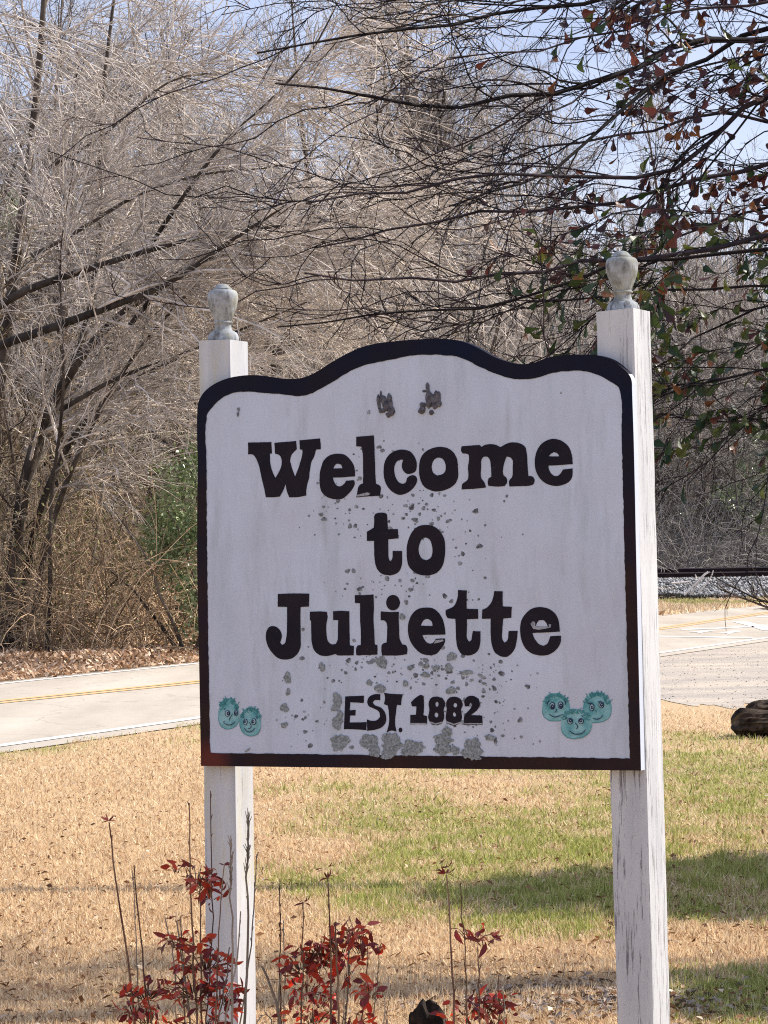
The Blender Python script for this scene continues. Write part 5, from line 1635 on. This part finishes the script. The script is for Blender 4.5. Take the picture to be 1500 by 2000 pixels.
def shrub(label, base_px, dep, stems_, clumps, rosettes, seed):
    rng = np.random.default_rng(seed)
    random.seed(seed)
    b = D(base_px, 1500, dep)
    t = thing('red_shrub', label, 'shrub', (b.x, b.y, 0), 'red-leaved shrubs at the foot of the sign')
    o = (b.x, b.y, 0)
    for st in stems_:
        pts, r, grey, bristle = st[0], st[1], st[2], st[3]
        dd = dep + rng.uniform(-.12, .12)
        x0, y0 = pts[0]
        full = [(x0 + (base_px - x0) * .45, 2400, dd), (x0 + (base_px - x0) * .12, 2150, dd)] + [(a_, b_, dd) for a_, b_ in pts]
        P = poly3(full, 22)
        P[2:-1] += rng.normal(0, .0016, (19, 3))
        R_ = np.linspace(r, r * .38, 22)
        parts = [tube_part(P[None], R_[None], 7, rng)]
        # buds and side twigs
        p, d, q, tt = sprout(P[None], R_[None], 14 if not bristle else 26, .45, 1, (.4, 1.0), rng)
        A_ = grow(p, d + [0, 0, .8], rng.uniform(.004, .014, len(p)), 2, .1, (0, 0, .1), rng)
        parts.append(tube_part(A_, taper(len(p), 3, np.full(len(p), .0016), np.full(len(p), .0006)), 4, rng))
        if bristle:
            p, d, q, tt = sprout(P[None], R_[None], 46, .86, 1, (.25, .6), rng)
            A_ = grow(p, d + [0, 0, .6], rng.uniform(.010, .03, len(p)), 2, .1, (0, 0, .1), rng)
            parts.append(tube_part(A_, taper(len(p), 3, np.full(len(p), .0014), np.full(len(p), .0006)), 4, rng))
        v, f, a = join(parts)
        link('stem', mesh_np('stem', v, f, M_STEMGREY if grey else M_STEM, {'tint': a * .4 + .3}, origin=o), t)
    def put(pos, d, size, ci, narrow=False):
        ms = RLEAF[ci]
        me = ms[3] if narrow else ms[random.randrange(3)]
        d = Vector(d).normalized()
        up = Vector((random.gauss(0, .8), random.gauss(-.5, .8), random.gauss(.3, .8)))
        y_ = up.cross(d)
        if y_.length < 1e-4: return
        y_.normalize(); z_ = d.cross(y_)
        ob = link('leaf', me, t)
        ob.matrix_local = Matrix.Translation(Vector(pos) - Vector(o)) @ Matrix((d, y_, z_)).transposed().to_4x4() @ Matrix.Scale(size, 4)
    twp = []
    for (cx, cyy, rx, ry, n_, hot) in clumps:
        for _ in range(int(n_ * 1.3)):
            a_ = random.uniform(0, 6.28); rr = math.sqrt(random.random())
            px_, py_ = cx + rx * rr * math.cos(a_), cyy + ry * rr * math.sin(a_)
            dd = dep + random.uniform(-.09, .09)
            pos = D(px_, py_, dd)
            d = Vector((math.cos(a_) * .7 + random.gauss(0, .6), random.gauss(0, .7), random.gauss(-.25, .6)))
            u_ = random.random()
            ci = 2 if u_ < hot else (1 if u_ < hot + .36 else (3 if u_ < hot + .44 else 0))
            put(pos, d, random.uniform(.015, .032), ci)
            if random.random() < .55:
                q_ = D(cx + (px_ - cx) * .35, cyy + (py_ - cyy) * .2 + 14, dep)
                twp.append(([q_.x, q_.y, q_.z], [(q_.x + pos.x) / 2, (q_.y + pos.y) / 2, (q_.z + pos.z) / 2 + .003], [pos.x, pos.y, pos.z]))
    for (cx, cyy, n_, sz, ci) in rosettes:
        for k_ in range(n_):
            a_ = 2 * math.pi * k_ / n_ + random.uniform(-.3, .3)
            c = D(cx, cyy, dep)
            put(c, (math.cos(a_), math.sin(a_), random.uniform(.0, .9)), sz * random.uniform(.7, 1.15), ci if random.random() < .8 else 0, True)
    if twp:
        P = np.array(twp)
        v, f, a = tube_part(P, taper(len(P), 3, .0014, .0008), 4, rng)
        link('twigs', mesh_np('twigs', v, f, M_STEM, {'tint': a}, origin=o), t, kind='stuff')
    return t
shrub('dark red shrub with tall bare stems in front of the left post', 380, 6.35,
      [([(262, 1990), (248, 1860), (232, 1770), (224, 1690), (213, 1606)], .0042, 0, 0), ([(287, 1990), (282, 1900), (270, 1800), (262, 1690)], .0035, 0, 0), ([(272, 1990), (268, 1880), (262, 1780), (258, 1700)], .0024, 1, 0),
       ([(385, 2000), (377, 1880), (372, 1720), (369, 1568)], .0034, 0, 0), ([(452, 2000), (455, 1880), (452, 1750), (450, 1645)], .0040, 1, 1), ([(478, 2000), (484, 1850), (482, 1700), (485, 1598)], .0046, 1, 1),
       ([(466, 2000), (487, 1900), (495, 1780), (501, 1672)], .0030, 1, 0), ([(395, 2000), (392, 1880), (390, 1760), (392, 1715)], .0036, 0, 0), ([(346, 2000), (342, 1900), (330, 1820), (322, 1790)], .0034, 1, 0),
       ([(360, 2000), (358, 1880), (352, 1790)], .0030, 1, 0), ([(420, 2000), (425, 1870), (432, 1760), (438, 1690)], .0028, 0, 0), ([(404, 2000), (410, 1900), (414, 1780), (412, 1600), (411, 1545)], .0026, 0, 0), ([(440, 2000), (462, 1880), (470, 1780)], .0036, 1, 0),
       ([(372, 2000), (365, 1930), (350, 1850), (345, 1800)], .0040, 1, 0), ([(300, 2000), (292, 1960), (285, 1930)], .004, 0, 0), ([(425, 2000), (440, 1930), (448, 1850)], .0035, 1, 0)],
      [(385, 1712, 34, 26, 26, .0), (410, 1740, 30, 24, 20, .0), (345, 1690, 16, 8, 5, 0), (345, 1838, 32, 18, 16, .02), (385, 1835, 34, 18, 14, .02), (400, 1880, 55, 26, 40, .04), (380, 1930, 62, 40, 46, .05), (285, 1935, 44, 30, 30, .06),
       (262, 1965, 34, 20, 18, .05), (430, 1945, 44, 34, 30, .03), (400, 1990, 70, 16, 20, .05), (290, 1985, 40, 16, 14, .1)],
      [(213, 1604, 9, .020, 3), (330, 1795, 5, .016, 0), (438, 1690, 6, .018, 0)], 301)
shrub('brightest red shrub, with scarlet leaves, between the left post and the stump', 640, 6.3,
      [([(548, 2000), (546, 1900), (550, 1800), (547, 1722)], .0028, 0, 0), ([(552, 2000), (556, 1900), (554, 1800)], .0024, 1, 0), ([(590, 1990), (590, 1900), (590, 1800), (591, 1762)], .0030, 0, 0), ([(648, 2000), (645, 1900), (642, 1800), (640, 1712)], .0036, 0, 0),
       ([(662, 2000), (658, 1900), (656, 1800)], .0044, 0, 0), ([(676, 2000), (680, 1900), (682, 1830)], .0036, 1, 0), ([(702, 2000), (716, 1930), (718, 1850)], .0030, 0, 0), ([(728, 2000), (738, 1930), (739, 1850)], .0024, 1, 0), ([(748, 2000), (755, 1950), (760, 1906)], .0028, 1, 0),
       ([(756, 2000), (762, 1950), (763, 1920)], .0022, 1, 0), ([(545, 2000), (544, 1965), (530, 1930), (512, 1888)], .0066, 1, 0), ([(541, 2000), (543, 1970), (546, 1945), (549, 1900)], .0050, 1, 0), ([(530, 2000), (532, 1975), (515, 1965), (500, 2000)], .003, 1, 0), ([(670, 2000), (672, 1920), (685, 1850)], .003, 1, 0)],
      [(602, 1852, 34, 20, 16, .05), (590, 1880, 42, 34, 42, .09), (628, 1868, 26, 40, 30, .3), (665, 1850, 30, 22, 20, .05), (690, 1820, 36, 22, 22, .04), (705, 1850, 30, 22, 14, .03), (680, 1890, 34, 28, 16, .04), (722, 1935, 28, 20, 14, .05),
       (600, 1925, 44, 30, 26, .12), (625, 1950, 24, 22, 14, .3), (610, 1985, 60, 18, 26, .15), (690, 1990, 50, 14, 12, .25), (738, 1850, 14, 10, 4, .1), (672, 1812, 24, 10, 8, 0)],
      [(640, 1716, 9, .024, 0), (593, 1764, 9, .022, 0), (720, 1932, 9, .026, 3), (716, 1848, 8, .022, 3), (682, 1830, 8, .022, 3), (641, 1693, 1, .014, 0), (615, 1700, 1, .014, 0)], 302)
shrub('sparse red shrub at the bottom, right of the stump', 925, 6.4,
      [([(886, 2000), (884, 1900), (878, 1800), (872, 1708)], .0038, 0, 0), ([(914, 2000), (910, 1900), (904, 1800), (899, 1724)], .0028, 0, 0), ([(938, 2000), (937, 1920), (933, 1850)], .0030, 0, 0), ([(868, 2000), (864, 1940), (861, 1888)], .0022, 1, 0),
       ([(975, 2000), (976, 1950), (974, 1905)], .0034, 0, 0), ([(1084, 2000), (1090, 1950), (1104, 1882)], .0022, 1, 0), ([(985, 2000), (988, 1960), (978, 1920)], .0026, 1, 0)],
      [(920, 1822, 40, 12, 10, .0), (945, 1832, 24, 10, 6, 0), (905, 1965, 30, 24, 16, .1), (945, 1968, 34, 24, 24, .05), (975, 1950, 24, 20, 12, .05), (880, 1990, 24, 14, 8, .3), (968, 1985, 34, 14, 12, .05)],
      [(870, 1706, 11, .026, 0), (874, 1694, 6, .02, 0), (936, 1838, 8, .022, 3), (945, 1960, 8, .026, 0)], 303)

# ------------------------------------------------------------------ trees just outside the frame on the right, whose shade falls on the lawn
evergreen('evergreen_shrub', 'bushy evergreen beside the oak, just outside the right edge, shading the lawn', 'shrub', (4.5, 13.75, 0),
          [(0, 0, 1.2, 1.25, 1.0, .30), (0, .1, 2.1, 1.0, .8, .26), (0.1, .25, 2.9, .5, .5, .12), (1.3, .1, 1.6, 1.2, 1.3, .32)], 30000, (0.10, 0.20), M_EVER, 401, trunk_h=2.6)
evergreen('evergreen_shrub', 'low evergreen bush outside the lower right corner, nearer than the oak', 'shrub', (4.35, 11.15, 0),
          [(0, -.1, 1.3, .65, 1.0, .4), (0.2, 0, 2.2, .35, .6, .15), (0.8, -.2, 1.3, .8, 1.1, .3), (-.2, -.7, 2.0, .35, .5, .15)], 14000, (0.09, 0.18), M_EVER, 411, trunk_h=2.2)
vt = bare_tree_mesh(421, 13, 0.12, 0.30, 0.0, nl=8, ns=3, nt=3, nf=1, crown_from=0.62)  # unseen tree, added and tilted to lay a thin level streak of shade
tt_ = place_tree('bare_tree', vt, (5.6, 12.75, -.05), 0, 1.0, 'unseen tall bare tree added outside the right edge, leaning to cast a thin shadow across the lawn', 'tree', None, (-.40, 0))

# dark blades standing in for shadow and dark soil at the foot of the ballast, left part of what shows beside the post
rng = np.random.default_rng(95)
n = 5200
x = rng.uniform(6, 14.2, n); y = 100.3 + rng.normal(0, .35, n)
a = rng.uniform(0, 6.28, n); h_ = rng.uniform(.08, .34, n) * np.clip((15 - x) / 5, .25, 1)
base = np.stack([x, y, 0 * x], 1); wd = np.stack([np.cos(a), np.sin(a), 0 * a], 1) * .045
tip = base + np.stack([rng.normal(0, .12, n), rng.normal(0, .12, n), h_], 1)
m_shade_soil = leafy_mat('shade_and_soil', [(0.0, (.02, .018, .02)), (.8, (.06, .05, .04)), (1.0, (.16, .14, .07))], .1)
link('shade_soil_blades', mesh_np('shade_soil_blades', np.stack([base - wd, base + wd, tip], 1).reshape(-1, 3), np.arange(n * 3).reshape(-1, 3), m_shade_soil, {'tint': np.repeat(rng.uniform(0, 1, n), 3)}), kind='stuff')

# the same turf carried on towards the camera, below the frame
rng = np.random.default_rng(96)
n = 90000
x = rng.uniform(-4.5, 4.5, n); y = rng.uniform(4.2, 8.6, n)
g0 = lawn_green(x, y)
gr = (rng.uniform(0, 1, n) < g0 * .6).astype(float)
a = rng.uniform(0, 6.28, n); h_ = rng.uniform(.012, .04, n); ln = rng.uniform(0, .05, n); la = rng.uniform(0, 6.28, n)
base = np.stack([x, y, 0 * x], 1); wd = np.stack([np.cos(a), np.sin(a), 0 * a], 1) * .003
tip = base + np.stack([np.cos(la) * ln, np.sin(la) * ln, h_], 1)
link('grass', mesh_np('grass', np.stack([base - wd, base + wd, tip], 1).reshape(-1, 3), np.arange(n * 3).reshape(-1, 3), M_BLADE,
     {'tint': np.repeat(np.clip(rng.normal(.5, .27, n), 0, 1), 3), 'green': np.repeat(gr, 3)}), kind='stuff')
